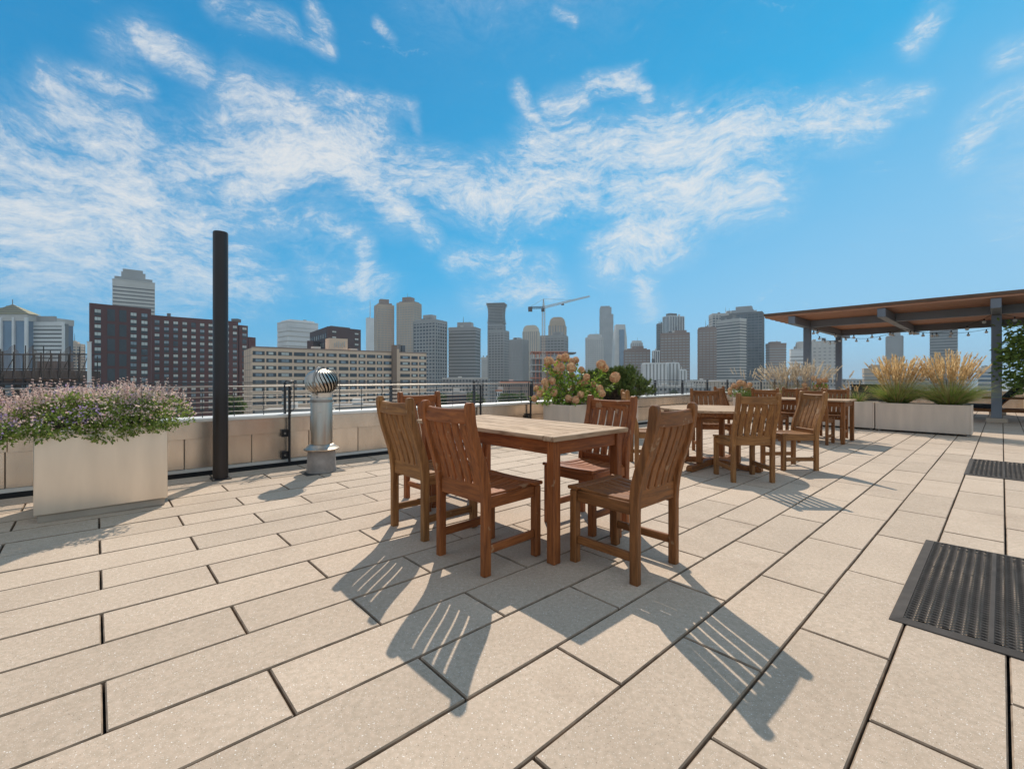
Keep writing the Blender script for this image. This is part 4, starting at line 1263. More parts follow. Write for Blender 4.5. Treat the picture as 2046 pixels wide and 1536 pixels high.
# ---- left side, behind the scaffolded building
def postmodern():
    Y = 380
    root = thing('office_building', 'glass office building with white piers and a pyramid roof, far left behind the scaffolding', 'building', (at(10, 0, Y).x, Y, GZ))
    X = lambda px: (px-1023)/903.02*Y-root.location.x
    Z = lambda py: zof(py, Y)-GZ
    MB().box((X(-60), 0, 0), (X(54), 40, Z(641))).build('body', C_GLASSB, root)
    MB().box((X(-60), -.6, Z(641)), (X(56), 40, Z(628))).build('frieze', C_LGREY, root)
    for a, b in ((-62, -55), (2, 6), (27, 31), (52, 57), (-28, -24)):
        MB().box((X(a), -1.4, 0), (X(b), -.02, Z(634))).build('pier', C_WHITE, root)
    m = MB(); y0, y1 = -1.5, 8; ax, ay = X(20), 2; zb, zt = Z(627.6), Z(607)
    vs = [(X(-30), y0, zb), (X(62), y0, zb), (X(62), y1, zb), (X(-30), y1, zb), (ax, ay, zt)]
    m.add(vs, [(0, 1, 4), (1, 2, 4), (2, 3, 4), (3, 0, 4), (3, 2, 1, 0)]); m.build('pyramid_roof', citymat('gold_roof', (.30, .26, .14)), root)
    MB().tube([(ax, ay, zt-1), (ax, ay, zt+4)], .3, 5).build('spire', C_DGREY, root)
    for k in range(1, 5):
        u = k/5; MB().box((X(-30)+(ax-X(-30))*u-.2, y0+(ay-y0)*u-.3, zb+(zt-zb)*u-.2), (X(62)+(ax-X(62))*u+.2, y0+(ay-y0)*u, zb+(zt-zb)*u+.3)).build('roof_rib', C_DGREY, root)
    root = thing('office_building', 'pale office building with horizontal white bands, far left beside the pyramid roof', 'building', (at(92, 0, 385).x, 385, GZ))
    Y = 385; X = lambda px: (px-1023)/903.02*Y-root.location.x
    Z = lambda py: zof(py, Y)-GZ
    MB().box((X(57.5), .4, 0), (X(128), 4, Z(646.5))).build('body', C_DGREY, root)
    MB().box((X(57.2), .0, Z(643)), (X(128.3), .39, Z(651))).build('parapet_band', C_WHITE, root)
    MB().box((X(58), 2, Z(646.4)), (X(104), 4, Z(631))).build('penthouse', C_GREY, root)
    MB().box((X(57), -.3, 0), (X(61), .38, Z(651.1))).build('corner_pier', C_WHITE, root)
    MB().box((X(124), -.3, 0), (X(129), .38, Z(651.1))).build('corner_pier', C_WHITE, root)
    for k in range(9):
        y = 655.5+8*k; MB().box((X(61.1), -.1, Z(y+1.8)), (X(123.9), .38, Z(y-2.4))).build('floor_band', C_WHITE, root)
postmodern()
tower('small beige apartment tower far left, in the gap beside the red-brown block', 134, 170, 689, 520, skin=C_TAN, style='grid', tiers=((142, 160, 683), (146, 154, 681)), rot=20)
tower('tall pale banded tower rising behind the red-brown block at the left', 226, 310, 566, 450, body=C_DGREY, skin=C_LGREY, style='bands', rot=40, ratio=.55,
      tiers=((230, 305, 558), (243, 291, 547), (246, 286, 541)), crown_m=C_GREY, band=.62)

# ---- the long blocks with single windows
def facade(root, p0, p1, ztop, zbot, wins, wall, frame, pane_mats, depth=16, proud=.10):
    """p0, p1: ground points (x, y) of the face from left to right; wins: (u0, u1, z0, z1, kind) in metres"""
    p0 = Vector((*p0, 0)); p1 = Vector((*p1, 0)); L_ = (p1-p0).length; ang = math.atan2(p1.y-p0.y, p1.x-p0.x)
    M = Matrix.Translation(p0) @ Matrix.Rotation(ang, 4, 'Z')
    loc = root.location
    MB().box((0, 0, zbot), (L_, depth, ztop)).build('wall', wall, root, loc=p0-loc).rotation_euler = (0, 0, ang)
    cache = {}
    for (u0, u1, z0, z1, kind) in wins:
        key = (round(u1-u0, 2), round(z1-z0, 2), kind)
        if key not in cache:
            w, h = u1-u0, z1-z0
            fm = MB()
            fm.box((0, -proud, 0), (w, -.002, h)); fm = fm.mesh('window', frame[kind] if isinstance(frame, dict) else frame)
            pn = MB()
            if kind == 'pair':
                pn.box((w*.04, -proud-.04, h*.45), (w*.48, -proud-.002, h*.94)); pn.box((w*.52, -proud-.04, h*.45), (w*.96, -proud-.002, h*.94))
            elif kind == 'wide':
                pn.box((w*.24, -proud-.04, h*.16), (w*.495, -proud-.002, h*.84)); pn.box((w*.505, -proud-.04, h*.16), (w*.76, -proud-.002, h*.84))
            elif kind == 'single':
                pn.box((w*.22, -proud-.04, h*.16), (w*.70, -proud-.002, h*.86))
            pms = []
            if pn.v:
                for pmx in pane_mats: pms.append(pn.mesh('pane', pmx))
            cache[key] = (fm, pms)
        fm, pms = cache[key]
        o = link_mesh('window' if kind != 'panel' else 'infill_panel', fm, root, loc=(M @ Vector((u0, 0, z0)))-loc, rot=(0, 0, ang))
        if pms: link_mesh('pane', random.choices(pms, weights=PW)[0], o)
    return M, L_, ang
P_CURT = mat('window_pale_curtain', (.52, .54, .50), .5, 0, scale=.8, var=.1, rnd=.15)
P_BLUE = mat('window_blue_grey', (.24, .29, .32), .25, 0, scale=.8, var=.2, rnd=.2)
P_DARK = mat('window_dark', (.07, .08, .09), .2, 0, scale=.8, var=.3)
F_DARK = mat('window_surround_dark', (.045, .052, .058), .6, scale=1)
PW = [6, 4, 1]
def red_block():
    root = thing('apartment_block', 'long dark red-brown brick apartment block with pale windows, left of the black pole', 'building', (-150, 200, GZ))
    A0 = (-.9336*166, 166); A1 = (-.7984*181, 181)
    wins = []; L_ = math.dist(A0, A1)
    zt = 28.8
    cols = [(.065, .165), (.64, .745), (.825, .935)]
    for k in range(14):
        z = zt-2.05-2.82*k-1.35
        for (a, b) in cols: wins.append((a*L_, b*L_, z-1.0, z+1.35, 'pair'))
    for k in range(8):
        z = zt-1.55-5.64*k
        for (a, b) in ((.265, .385), (.455, .575)): wins.append((a*L_, b*L_, z-4.5, z, 'panel'))
    facade(root, A0, A1, zt, GZ, wins, C_RED, F_DARK, [P_CURT, P_BLUE, P_DARK], 1.2)
    B0 = (-.7974*198.5, 198.5); B1 = (-.6057*222, 222); L_ = math.dist(B0, B1)
    wins = []; zt = 28.9; n = 10
    for i in range(n):
        a = (i+.30)/n*L_
        for k in range(14):
            z = zt-3.2-2.98*k
            wins.append((a, a+L_/n*.52, z-1.15, z+1.15, 'pair'))
    facade(root, B0, B1, zt, GZ, wins, C_RED, F_DARK, [P_CURT, P_BLUE, P_DARK], 14)
    C1 = (-.5845*226, 226); C0 = B1; L_ = math.dist(C0, C1); wins = []
    for k in range(13):
        z = 26.5-2.98*k; wins.append((L_*.3, L_*.75, z-2.4, z-.1, 'pair'))
    facade(root, (C0[0]+.3, C0[1]+.4), C1, 27.3, GZ, wins, C_RED, F_DARK, [P_CURT, P_BLUE, P_DARK], 12)
    D0 = (C1[0]+.2, C1[1]+.4); D1 = (-.5672*230, 230)
    facade(root, D0, D1, 21.8, GZ, [], C_RED, F_DARK, [P_CURT], 12)
    q = MB().box((0, 0, 0), (3, 3, 1.6)); q.build('roof_hut', C_DGREY, root, loc=Vector((-138.5, 223, 28.9))-root.location)
    q = MB().box((0, 0, 0), (1, 1, 1.4)); q.build('chimney', C_DGREY, root, loc=Vector((-155, 203, 28.9))-root.location)
red_block()
root = thing('white_pipe', 'narrow pale grey pipe rising in front of the left end of the red-brown block', 'building', (at(177, 0, 60).x, 60, GZ))
MB().box((-.2, 0, 0), (.2, .2, zof(684, 60)-GZ)).build('shaft', C_WHITE, root)  # slim white pipe, much nearer than the brick block
MB().box((-.24, -.04, zof(684, 60)-GZ+.002), (.24, .24, zof(684, 60)-GZ+.12)).build('cap', C_LGREY, root)

def beige_block():
    root = thing('apartment_block', 'long beige precast apartment block with rows of dark-framed windows, behind the roof vent', 'building', (-90, 190, GZ))
    A0 = Vector((-.5759*174, 174)); A1 = Vector((-.1894*219, 219)); L_ = (A1-A0).length
    Yof = lambda u: A0.y+(A1.y-A0.y)*u
    Xof = lambda u: A0.x+(A1.x-A0.x)*u
    def u_at(px):
        x = (px-1023)/903.02; return (x*A0.y-A0.x)/((A1.x-A0.x)-x*(A1.y-A0.y))
    sc = 4.65
    cols = [(208, 320, 'wide'), (335, 428, 'single'), (445, 575, 'wide'), (592, 698, 'wide'), (715, 787, 'single'), (805, 877, 'single'), (893, 988, 'single'),
            (1010, 1098, 'single'), (1112, 1176, 'single'), (1192, 1256, 'single'), (1270, 1348, 'single'), (1362, 1412, 'single'), (1425, 1498, 'single'),
            (1580, 1670, 'wide'), (1683, 1742, 'single'), (1755, 1820, 'single')]
    wins = []
    for (a, b, k_) in cols:
        ua, ub = u_at(460+a/sc)*L_, u_at(460+b/sc)*L_
        for r_ in range(11):
            z = 12.9-1.25-2.82*r_
            wins.append((ua, ub, z-1.5, z, k_))
    M, L2, ang = facade(root, tuple(A0), tuple(A1), 13.0, GZ, wins, C_BEIGE, F_DARK, [P_CURT, P_BLUE, P_DARK], 22, proud=.06)
    loc = root.location
    def part(nm, lo, hi, m):
        MB().box(lo, hi).build(nm, m, root, loc=Vector((A0.x, A0.y, 0))-loc).rotation_euler = (0, 0, ang)
    u0 = u_at(782)*L_; u1 = u_at(795.5)*L_
    part('brown_shaft', (u0, -1.6, GZ), (u1-.9*(u1-u0)*.45, -.07, 16.4), citymat('brown_shaft', (.24, .155, .105)))
    part('pale_shaft', (u0+(u1-u0)*.62, -1.2, GZ), (u1, -.07, 14.6), C_BEIGE)
    part('penthouse', (u_at(662)*L_, 3, 13.01), (u_at(699)*L_, 9, 18.4), C_BEIGE)
    for k in range(6): part('antenna', (u_at(672+4*k)*L_, 2.7, 14.4+(k % 2)*.5), (u_at(672+4*k)*L_+.35, 2.95, 16.4+(k % 3)*.4), C_LGREY)
    part('roof_unit', (u_at(630)*L_, 4, 13.01), (u_at(646)*L_, 7, 14.6), C_LGREY)
    part('roof_unit', (u_at(706)*L_, 4, 13.01), (u_at(720)*L_, 7, 14.3), C_LGREY)
    part('roof_frame', (u_at(802)*L_, 3, 13.01), (u_at(806)*L_, 6, 17.0), C_DGREY)
    part('roof_frame', (u_at(808)*L_, 3, 13.01), (u_at(815)*L_, 6, 16.8), C_GLASS)
    part('coping', (-.1, -.15, 13.01), (L_+.1, .5, 13.45), C_BROWN)
    # scored joints of the blank end wall are thin recess lines of darker sealant
    e = MB()
    me_ang = ang+R(90)
    for k in range(12): 
        z = 12.9-2.82*k; e.box((0, -.03, z-.06), (22, -.002, z+.06))
    for k in range(1, 4): e.box((5.5*k-.06, -.04, GZ), (5.5*k+.06, -.003, 12.9))
    o = e.build('joint_lines', C_BROWN, root, loc=Vector((A0.x-22*math.cos(me_ang), A0.y-22*math.sin(me_ang), 0))-loc)
    o.location = Vector((A0.x, A0.y, 0))-loc; o.rotation_euler = (0, 0, ang+R(90)); o.scale = (1, -1, 1)
    tag(o, kind='stuff')
    fl = MB()
    for r_ in range(11):
        z = 12.9-.35-2.82*r_-2.82+.75; fl.box((0, -.035, z-.05), (L_, -.003, z+.05))
    tag(fl.build('floor_joints', C_BROWN, root, loc=Vector((A0.x, A0.y, 0))-loc), kind='stuff').rotation_euler = (0, 0, ang)
beige_block()

def small_rooftop_objects():
    pass

# ---- scaffolded building on the left, about 60 m away
def scaffold():
    Y = 62
    M_SC = mat('scaffold_steel', (.045, .035, .032), .6, .3); M_PLK = mat('scaffold_plank', (.17, .09, .055), .8, rnd=.15)
    net = bpy.data.materials.new('debris_netting'); net.use_nodes = True
    nt = net.node_tree; b = nt.nodes['Principled BSDF']; b.inputs['Base Color'].default_value = (.22, .16, .13, 1); b.inputs['Roughness'].default_value = .8
    tr = _n(nt, 'ShaderNodeBsdfTransparent'); ms = _n(nt, 'ShaderNodeMixShader'); nz = _n(nt, 'ShaderNodeTexNoise'); nz.inputs['Scale'].default_value = .5
    mr = _n(nt, 'ShaderNodeMapRange'); nt.links.new(nz.outputs['Fac'], mr.inputs[0]); mr.inputs[3].default_value = .15; mr.inputs[4].default_value = .75
    nt.links.new(mr.outputs[0], ms.inputs[0]); nt.links.new(tr.outputs[0], ms.inputs[1]); nt.links.new(b.outputs[0], ms.inputs[2]); nt.links.new(ms.outputs[0], nt.nodes['Material Output'].inputs[0])
    X = lambda px: (px-1023)/903.02*Y
    root = thing('scaffolding', 'dark scaffolding with sagging netting in front of the low brown building at the far left', 'scaffolding', (X(60), Y, GZ))
    lx = root.location.x
    pxs = [-60, -22, 5, 29, 47, 66, 82, 101, 118, 140, 158, 176]
    zt = [5.4, 5.2, 4.8, 5.7, 4.4, 5.6, 4.6, 4.9, 4.4, 5.5, 4.4, 4.2]
    for i, px in enumerate(pxs):
        for dy in (0, 1.4):
            MB().tube([(X(px)-lx, dy, 0), (X(px)-lx, dy, zt[i]-GZ)], .06 if i % 2 else .10, 6, False).build('standard', M_SC, root)
    for z in (4.4, 2.4, 1.05, -.2, -1.4, -3.4, -5.4):
        for dy in (-.06, 1.46): MB().tube([(X(-70)-lx, dy, z-GZ), (X(176)-lx, dy, z-GZ)], .055, 6, False).build('ledger', M_SC, root)
    for z in (1.05, -1.4, -3.9):
        MB().box((X(-70)-lx, .05, z-GZ-.22), (X(176)-lx, 1.35, z-GZ-.08)).build('deck_plank', M_PLK, root)
    for i in range(0, len(pxs)-1, 2):
        MB().tube([(X(pxs[i])-lx, -.1, 1.0-GZ), (X(pxs[i+1])-lx, -.1, 3.9-GZ)], .05, 5, False).build('brace', M_SC, root)
    for i in range(len(pxs)-1):
        a, b_ = X(pxs[i])-lx, X(pxs[i+1])-lx; m = MB(); vs = []; fs = []; n = 6
        for u in range(n+1):
            for v in range(4):
                top = min(zt[i], zt[i+1])*.0+(zt[i]*(1-u/n)+zt[i+1]*u/n)-.25*math.sin(math.pi*u/n); bt = 1.1
                vs.append((a+(b_-a)*u/n, -.18+.15*math.sin(u*1.7+v), bt+(top-bt)*v/3-GZ))
        for u in range(n):
            for v in range(3): fs.append((u*4+v, (u+1)*4+v, (u+1)*4+v+1, u*4+v+1))
        m.add(vs, fs); m.build('netting', net, root, smooth=True)
    root = thing('low_building', 'low brown building wrapped in scaffolding at the far left', 'building', (X(40), 65, GZ))
    lx = root.location.x; X2 = lambda px: (px-1023)/903.02*65
    MB().box((X2(-70)-lx, 0, 0), (X2(150)-lx, 4, 2.2-GZ)).build('wall', citymat('dark_brown_wall', (.085, .052, .040)), root)
    for k in range(7):
        x = X2(-55+33*k)-lx
        for z in (.2, -3.2, -6.6):
            o = MB().box((x, -.08, z-GZ-1.7), (x+1.5, -.002, z-GZ)).build('window', F_DARK, root)
            MB().box((x+.1, -.12, z-GZ-1.6), (x+1.4, -.082, z-GZ-.1)).build('pane', P_BLUE, o)
    MB().box((X2(60)-lx, 1, 2.201-GZ), (X2(100)-lx, 3.5, 3.6-GZ)).build('roof_hut', citymat('roof_hut_brown', (.20, .14, .12)), root)
scaffold()

# ---- middle distance
tower('white banded office building with two pale faces, behind the beige block', 554, 636, 648, 380, body=C_LGREY, skin=C_WHITE, style='bands', rot=48, ratio=.85, tiers=((562, 628, 642),), band=.7, fh=4)
def dark_brick():
    Y = 260
    root = thing('office_building', 'dark brown brick building with few pale windows, rising behind the beige block', 'building', (at(665, 0, Y).x, Y, GZ))
    A = Vector((at(655, 0, 250).x, 250)); B = Vector((at(721, 0, 268).x, 268)); Lc = Vector((at(619, 0, 285).x, 285))
    zt = zof(654, 255)
    wins = []; L_ = (B-A).length
    for k in range(6):
        z = zt-2.2-3.1*k
        for u in (.12, .80): wins.append((u*L_, (u+.12)*L_, z-1.6, z, 'pair'))
    facade(root, tuple(A), tuple(B), zt, GZ, wins, C_VIOL, F_DARK, [P_CURT, P_BLUE, P_DARK], .8)
    L2 = (A-Lc).length; wins = []
    for k in range(3):
        for q in range(8): wins.append(((.06+.115*q)*L2, (.11+.115*q)*L2, zt-3.2-5.0*k-3.4, zt-3.2-5.0*k, 'single'))
    facade(root, tuple(Lc), tuple(A), zt, GZ, wins, C_VIOL, F_DARK, [P_CURT, P_BLUE, P_DARK], .8)
    loc = root.location
    b_ = B+(Lc-A); poly = [(v.x-loc.x, v.y-loc.y) for v in (A, B, b_, Lc)]
    cen = sum((Vector(v) for v in poly), Vector((0, 0)))/4
    poly = [tuple(cen+(Vector(v)-cen)*.99) for v in poly]
    MB().prism(poly, 0, zt-GZ-.1).build('body', C_VIOL, root)
    poly = [tuple(cen+(Vector(v)-cen)*.6) for v in poly]
    MB().prism(poly, zt-GZ-.09, zt-GZ+1.6).build('penthouse', C_DGREY, root)
    MB().box((at(607, 0, 250).x-loc.x, -6, 0), (at(618.6, 0, 250).x-loc.x, 8, zof(681, 255)-GZ)).build('side_wing', C_VIOL, root)
dark_brick()
r = tower('slim white tower with a thin mast, half hidden behind the tan twin tower', 731, 748, 637, 900, body=C_WHITE, skin=C_WHITE, style='bands', rot=10)
MB().tube([(0, 0, zof(637, 900)-GZ), (0, 0, zof(600, 900)-GZ)], [1.0, .3], 5).build('mast', C_LGREY, r)
TW = 'twin tan residential towers'
tower('left one of two tan twin towers with a small dark crown', 748, 787, 612, 600, body=C_GREY, skin=C_TAN, style='grid', rot=30, ratio=.8, tiers=((753, 783, 607), (757, 777, 599)), band=.5, fh=3.1, bay=4, crown_m=C_BROWN)['group'] = TW
tower('right one of two tan twin towers, just left of the flat-topped grey tower', 793, 842, 608, 590, body=C_GREY, skin=C_TAN, style='grid', rot=-20, ratio=.8, tiers=((798, 838, 604), (804, 828, 595)), band=.5, fh=3.1, bay=4, crown_m=C_BROWN)['group'] = TW
tower('grey tower with a lit right corner and a boxy crown, right of the tan twins', 826, 893, 644, 450, body=C_GLASS, skin=C_GREY, style='grid', rot=-28, ratio=.7, tiers=((830, 886, 640), (846, 871, 630)), band=.4, fh=3.3, pier=.3)
tower('broad dark tower with a curved banded front and square crown, left of the flared tower', 896, 961, 658, 470, body=C_DGREY, skin=C_GREY, style='bands', rot=-14, ratio=.6, tiers=((898, 957, 655), (914, 946, 645)), band=.42, fh=3.3)
tower('low pale grey block in the gap left of the flared tower', 961, 978, 715, 800, body=C_GREY, skin=C_LGREY, style='bands', rot=10)
def flared():
    Y = 620; r_ = tower('tall slender tower with a flared ribbed crown, left of the crane', 975, 1010, 650, Y, body=C_DGREY, skin=C_GREY, style='grid', rot=-10, ratio=.9, band=.4, fh=3.4)
    cx = 0; z0 = zof(648.5, Y)-GZ; z1 = zof(607, Y)-GZ; m = MB(); n = 14
    for k in range(n):
        u = k/(n-1); w = 11.8-1.3*math.sin(math.pi*min(1, u*1.15))+(.9 if u > .85 else 0); z = z0+(z1-z0)*k/n
        m.box((-w, -w*.8, z+.9), (w, w*.8, z+(z1-z0)/n-.25))
    m.build('crown_bands', C_GREY, r_); MB().box((-10.2, -8, z0), (10.2, 8, z1-1)).build('crown_core', C_DGREY, r_)
flared()
tower('wider lower tower in front of the flared tower', 976, 1017, 663, 560, body=C_DGREY, skin=C_GREY, style='grid', rot=-24, ratio=.8, tiers=((980, 1012, 661),), band=.45, fh=3.2)
tower('grey apartment tower with a small square crown, between the flared tower and the crane', 1017, 1056, 681, 520, body=C_GREY, skin=C_GREY, style='grid', rot=-30, ratio=.8, tiers=((1025, 1042, 675),), band=.5, fh=3.1)
def domed(label, px0, px1, y0, y1, Y, m):
    r_ = tower(label, px0, px1, y0, Y, body=C_GREY, skin=m, style='piers', rot=-12, ratio=.8, bay=3.5, pier=.5)
    w = (px1-px0)/903.02*Y; z0 = zof(y0, Y)-GZ+1.1; z1 = zof(y1, Y)-GZ; n = 6
    for k in range(n):
        u = k/n; q = w*.5*math.cos(u*math.pi/2*.92)*.88; MB().box((-q, -q*.75, z0+(z1-z0)*math.sin(u*math.pi/2)), (q, q*.75, z0+(z1-z0)*math.sin((k+1)/n*math.pi/2))).build('stepped_top', m, r_)
domed('cream tower with a rounded stepped top, directly left of the crane mast', 1045, 1078, 664, 650, 700, C_CREAM)
domed('taller grey-brown tower with a rounded stepped top, right of the crane mast', 1097, 1131, 652, 634, 640, C_TAN)
tower('blocky dark grey tower in front of the right dome-topped tower', 1080, 1135, 673, 500, body=C_DGREY, skin=C_GREY, style='grid', rot=-20, ratio=.7, tiers=((1105, 1126, 664),), band=.5, fh=3.1)

def construction():
    Y = 330; root = thing('construction_site', 'unfinished concrete building with orange-red formwork beneath the crane', 'building', (at(1105, 0, Y).x, Y, GZ))
    X = lambda px: (px-1023)/903.02*Y-root.location.x
    Z = lambda py: zof(py, Y)-GZ
    for k in range(9):
        y = 702+13*k
        MB().box((X(1061), 0, Z(y+2)), (X(1150 if k else 1135), 26, Z(y))).build('floor_slab', C_ORANGE if k in (0, 4, 5, 6) else C_LGREY, root)
    for k in range(12):
        MB().box((X(1063+7.5*k)-.35, .4, 0), (X(1063+7.5*k)+.35, 1.1, Z(704 if k < 10 else 715))).build('column', C_ORANGE if k % 3 else C_GREY, root)
    MB().box((X(1064), 6, 0), (X(1146), 24, Z(716))).build('core', C_GREY, root)
    MB().box((X(1132), 2, Z(703)), (X(1152), 20, Z(706))).build('top_formwork', C_DGREY, root)
    # tower crane
    Y = 325; r_ = thing('tower_crane', 'tower crane with a long lattice jib rising above the construction site', 'crane', (at(1086, 0, Y).x, Y, GZ))
    CW = citymat('crane_white', (.62, .50, .40)); CR = citymat('crane_dark', (.12, .10, .09))
    zt = zof(616, Y)-GZ; za = zof(597.5, Y)-GZ
    def lattice(a, b_, w, n, nm, m, up=Vector((0, 0, 1)), taper=1.0, tri=False):
        a = Vector(a); b_ = Vector(b_); t = (b_-a).normalized(); s1 = t.cross(up).normalized(); s2 = s1.cross(t).normalized(); q = MB(); th = .16
        def pt_(u, i):
            ww = w*(1+(taper-1)*u)/2
            o = ((1, 1), (1, -1), (-1, -1), (-1, 1))[i]; return a.lerp(b_, u)+s1*o[0]*ww+s2*o[1]*ww
        for i in range(4): q.tube([pt_(0, i), pt_(1, i)], th, 4, False)
        for k in range(n):
            for i in range(4):
                j = (i+1) % 4; q.tube([pt_(k/n, i), pt_((k+1)/n, j)], th*.7, 3, False); q.tube([pt_(k/n, i), pt_(k/n, j)], th*.6, 3, False)
        return q.build(nm, m, r_)
    lattice((0, 0, 0), (0, 0, zt), 2.0, 40, 'mast', CW, up=Vector((0, 1, 0)))
    lattice((0, 0, zt), (0, 0, za), 1.3, 4, 'apex', CW, up=Vector((0, 1, 0)), taper=.25)
    J = at(1178, 592, Y+20)-r_.location; K_ = at(1056, 615, Y-8)-r_.location
    lattice((0, 0, zt+.6), tuple(J), 1.5, 26, 'jib', CW, taper=.6); lattice((0, 0, zt+.6), tuple(K_), 1.3, 8, 'counter_jib', CR, taper=.9)
    MB().box((K_.x-.2, K_.y-1, K_.z-2.6), (K_.x+2.6, K_.y+1, K_.z+.4)).build('counterweight', CR, r_)
    MB().box((-1.7, -2.2, zt-2.6), (.4, -1.0, zt-.2)).build('cab', CR, r_)
    MB().box((J.x*.4-1, J.y*.4-.5, zt+.6+(J.z-zt)*.4-2), (J.x*.4+1, J.y*.4+.5, zt+.6+(J.z-zt)*.4-1)).build('trolley', CR, r_)
    for e, f_ in ((J*.62, .62), (K_*.9, .9)):
        MB().tube([(0, 0, za), (e.x, e.y, zt+.6+((J if f_ == .62 else K_).z-zt)*f_)], .07, 4, False).build('tie_rod', CR, r_)
construction()

tower('stepped grey tower with a slanted left shoulder, left of the tallest downtown tower', 1170, 1206, 676, 900, body=C_GREY, skin=C_LGREY, style='grid', rot=-15, ratio=.7, tiers=((1174, 1203, 670), (1177, 1199, 668)), fh=4)
tower('tallest slim grey tower with a notched right shoulder, right of centre', 1198, 1225, 630, 1100, body=C_GREY, skin=C_GREY, style='piers', rot=-8, ratio=.9, tiers=((1198, 1221, 615, True), (1199, 1218, 612.5)), fh=4, bay=5)
def tapered():
    Y = 1000; root = thing('tower', 'pale tapering glass tower with a flat top, right of the tallest grey tower', 'skyscraper', (at(1239, 0, Y).x, Y, GZ))
    z1 = zof(649, Y)-GZ; a, b_ = 15.5, 10.5
    m = MB(); sec = [(0, a+1), (z1*.5, a), (z1*.8, a-1.5), (z1, b_)]
    vs = []
    for z, w in sec: vs += [(-w, -w*.8, z), (w*.7, -w*.8, z), (w, -w*.3, z), (w, w*.8, z), (-w, w*.8, z)]
    fs = []
    for i in range(3):
        for k in range(5): fs.append((i*5+k, i*5+(k+1) % 5, (i+1)*5+(k+1) % 5, (i+1)*5+k))
    fs.append((15, 16, 17, 18, 19)); m.add(vs, fs); m.build('body', C_LGREY, root)
    MB().box((-5, -a*.8-1.2, z1*.3), (6, -a*.8-.1, z1*.92)).build('glass_panel', C_GLASSB, root)
tapered()
tower('brown stepped building with a low dome behind, below the tapering glass tower', 1246, 1298, 701, 560, body=C_GREY, skin=C_BROWN, style='grid', rot=-12, ratio=.7, tiers=((1252, 1292, 697), (1262, 1286, 692)), fh=3.4)
tower('small drum-topped tower peeking over the brown stepped building', 1260, 1284, 686, 900, body=C_GREY, skin=C_LGREY, style='piers', rot=0, tiers=((1262, 1282, 681),))
tower('small tower with white and black vertical stripes before the brown tower', 1303, 1321, 702, 620, body=C_GLASS, skin=C_WHITE, style='piers', rot=0, ratio=.8, bay=2.2, pier=.4)
tower('dark slab behind the left edge of the white-striped tower', 1312, 1326, 648, 720, body=C_GLASS, skin=C_DGREY, style='grid', rot=0)
tower('tower with bright white vertical stripes and a dark right side, right of centre', 1324, 1367, 634, 680, body=C_GLASS, skin=C_WHITE, style='piers', rot=18, ratio=.6, tiers=((1331, 1352, 627),), bay=3, pier=.35, crown_m=C_DGREY)
tower('wide brown tower in front of the white-striped one', 1320, 1377, 668, 520, body=C_GREY, skin=C_BROWN, style='grid', rot=-20, ratio=.6, tiers=((1344, 1372, 661),), band=.5, fh=3.1)
for (a, b_, y, Yd, lab) in ((1282, 1330, 728, 330, 'low white industrial building with tall dark slots, above the pine'), (1331, 1356, 727, 335, 'low white boxy building beside the slotted industrial one'), (1356, 1371, 741, 325, 'lowest white annex at the right end of the white industrial group')):
    tower(lab, a, b_, y, Yd, body=C_GREY, skin=C_WHITE, style='piers', rot=-6, ratio=.8, bay=2.5, pier=.55, name='low_building')
tower('plain brown-grey tower, left one of the big right-hand cluster', 1394, 1432, 657, 560, body=C_GREY, skin=C_BROWN, style='grid', rot=-18, ratio=.7, tiers=((1398, 1428, 654),), band=.5, fh=3.1)
tower('dark tower with a bright banded right face, front one of the big right-hand cluster', 1431, 1491, 641, 500, body=C_DGREY, skin=C_LGREY, style='bands', rot=-22-38, ratio=.42, tiers=((1440, 1470, 630),), band=.45, fh=3.2, crown_m=C_DGREY)
tower('grey tower with a stepped angular top, behind the bright banded one', 1416, 1480, 629, 640, body=C_GLASS, skin=C_LGREY, style='grid', rot=-10, ratio=.5, tiers=((1450, 1474, 622),), fh=3.6)
tower('tall dark glass tower with a slanted roof block, rightmost of the big cluster', 1458, 1527, 628, 600, body=C_GLASS, skin=C_DGREY, style='grid', rot=-34, ratio=.7, tiers=((1462, 1508, 620), (1470, 1504, 613)), band=.3, fh=3.6, pier=.12, crown_m=C_GREY)
tower('brown tower with pale bands at its middle, right of the big dark glass tower', 1529, 1571, 688, 560, body=C_GREY, skin=C_BROWN, style='bands', rot=-10, ratio=.7, tiers=((1535, 1560, 683),), band=.5, fh=3.2)
tower('white-grey hospital-like complex, left lower wing, seen between the pergola posts', 1577, 1612, 700, 420, body=C_GREY, skin=C_WHITE, style='bands', rot=-25, ratio=.7, band=.6, fh=3.4)
tower('broad pale complex with small dark windows, seen between the two left pergola posts', 1590, 1672, 685, 450, body=C_GREY, skin=C_LGREY, style='grid', rot=-30, ratio=.7, band=.62, fh=3.4, pier=.5)
tower('dark slim tower under the pergola, above the left golden grass', 1770, 1804, 673, 620, body=C_GREY, skin=C_GREY, style='piers', rot=-35, ratio=.7, tiers=((1776, 1799, 665),), bay=5, pier=.2)
tower('dark twin-slab tower under the pergola, above the right golden grass', 1857, 1914, 657, 520, body=C_DGREY, skin=C_GREY, style='bands', rot=-45, ratio=.8, band=.35, fh=3.3)
tower('stepped grey-brown building low behind the left golden grass', 1722, 1768, 739, 330, body=C_GREY, skin=C_TAN, style='bands', rot=-30, ratio=.7, tiers=((1736, 1762, 729),), fh=3.4, name='low_building')
tower('long low grey building between the two golden grasses', 1768, 1856, 744, 380, body=C_GREY, skin=C_TAN, style='bands', rot=-30, ratio=.5, tiers=((1810, 1850, 737),), fh=3.4, name='low_building')
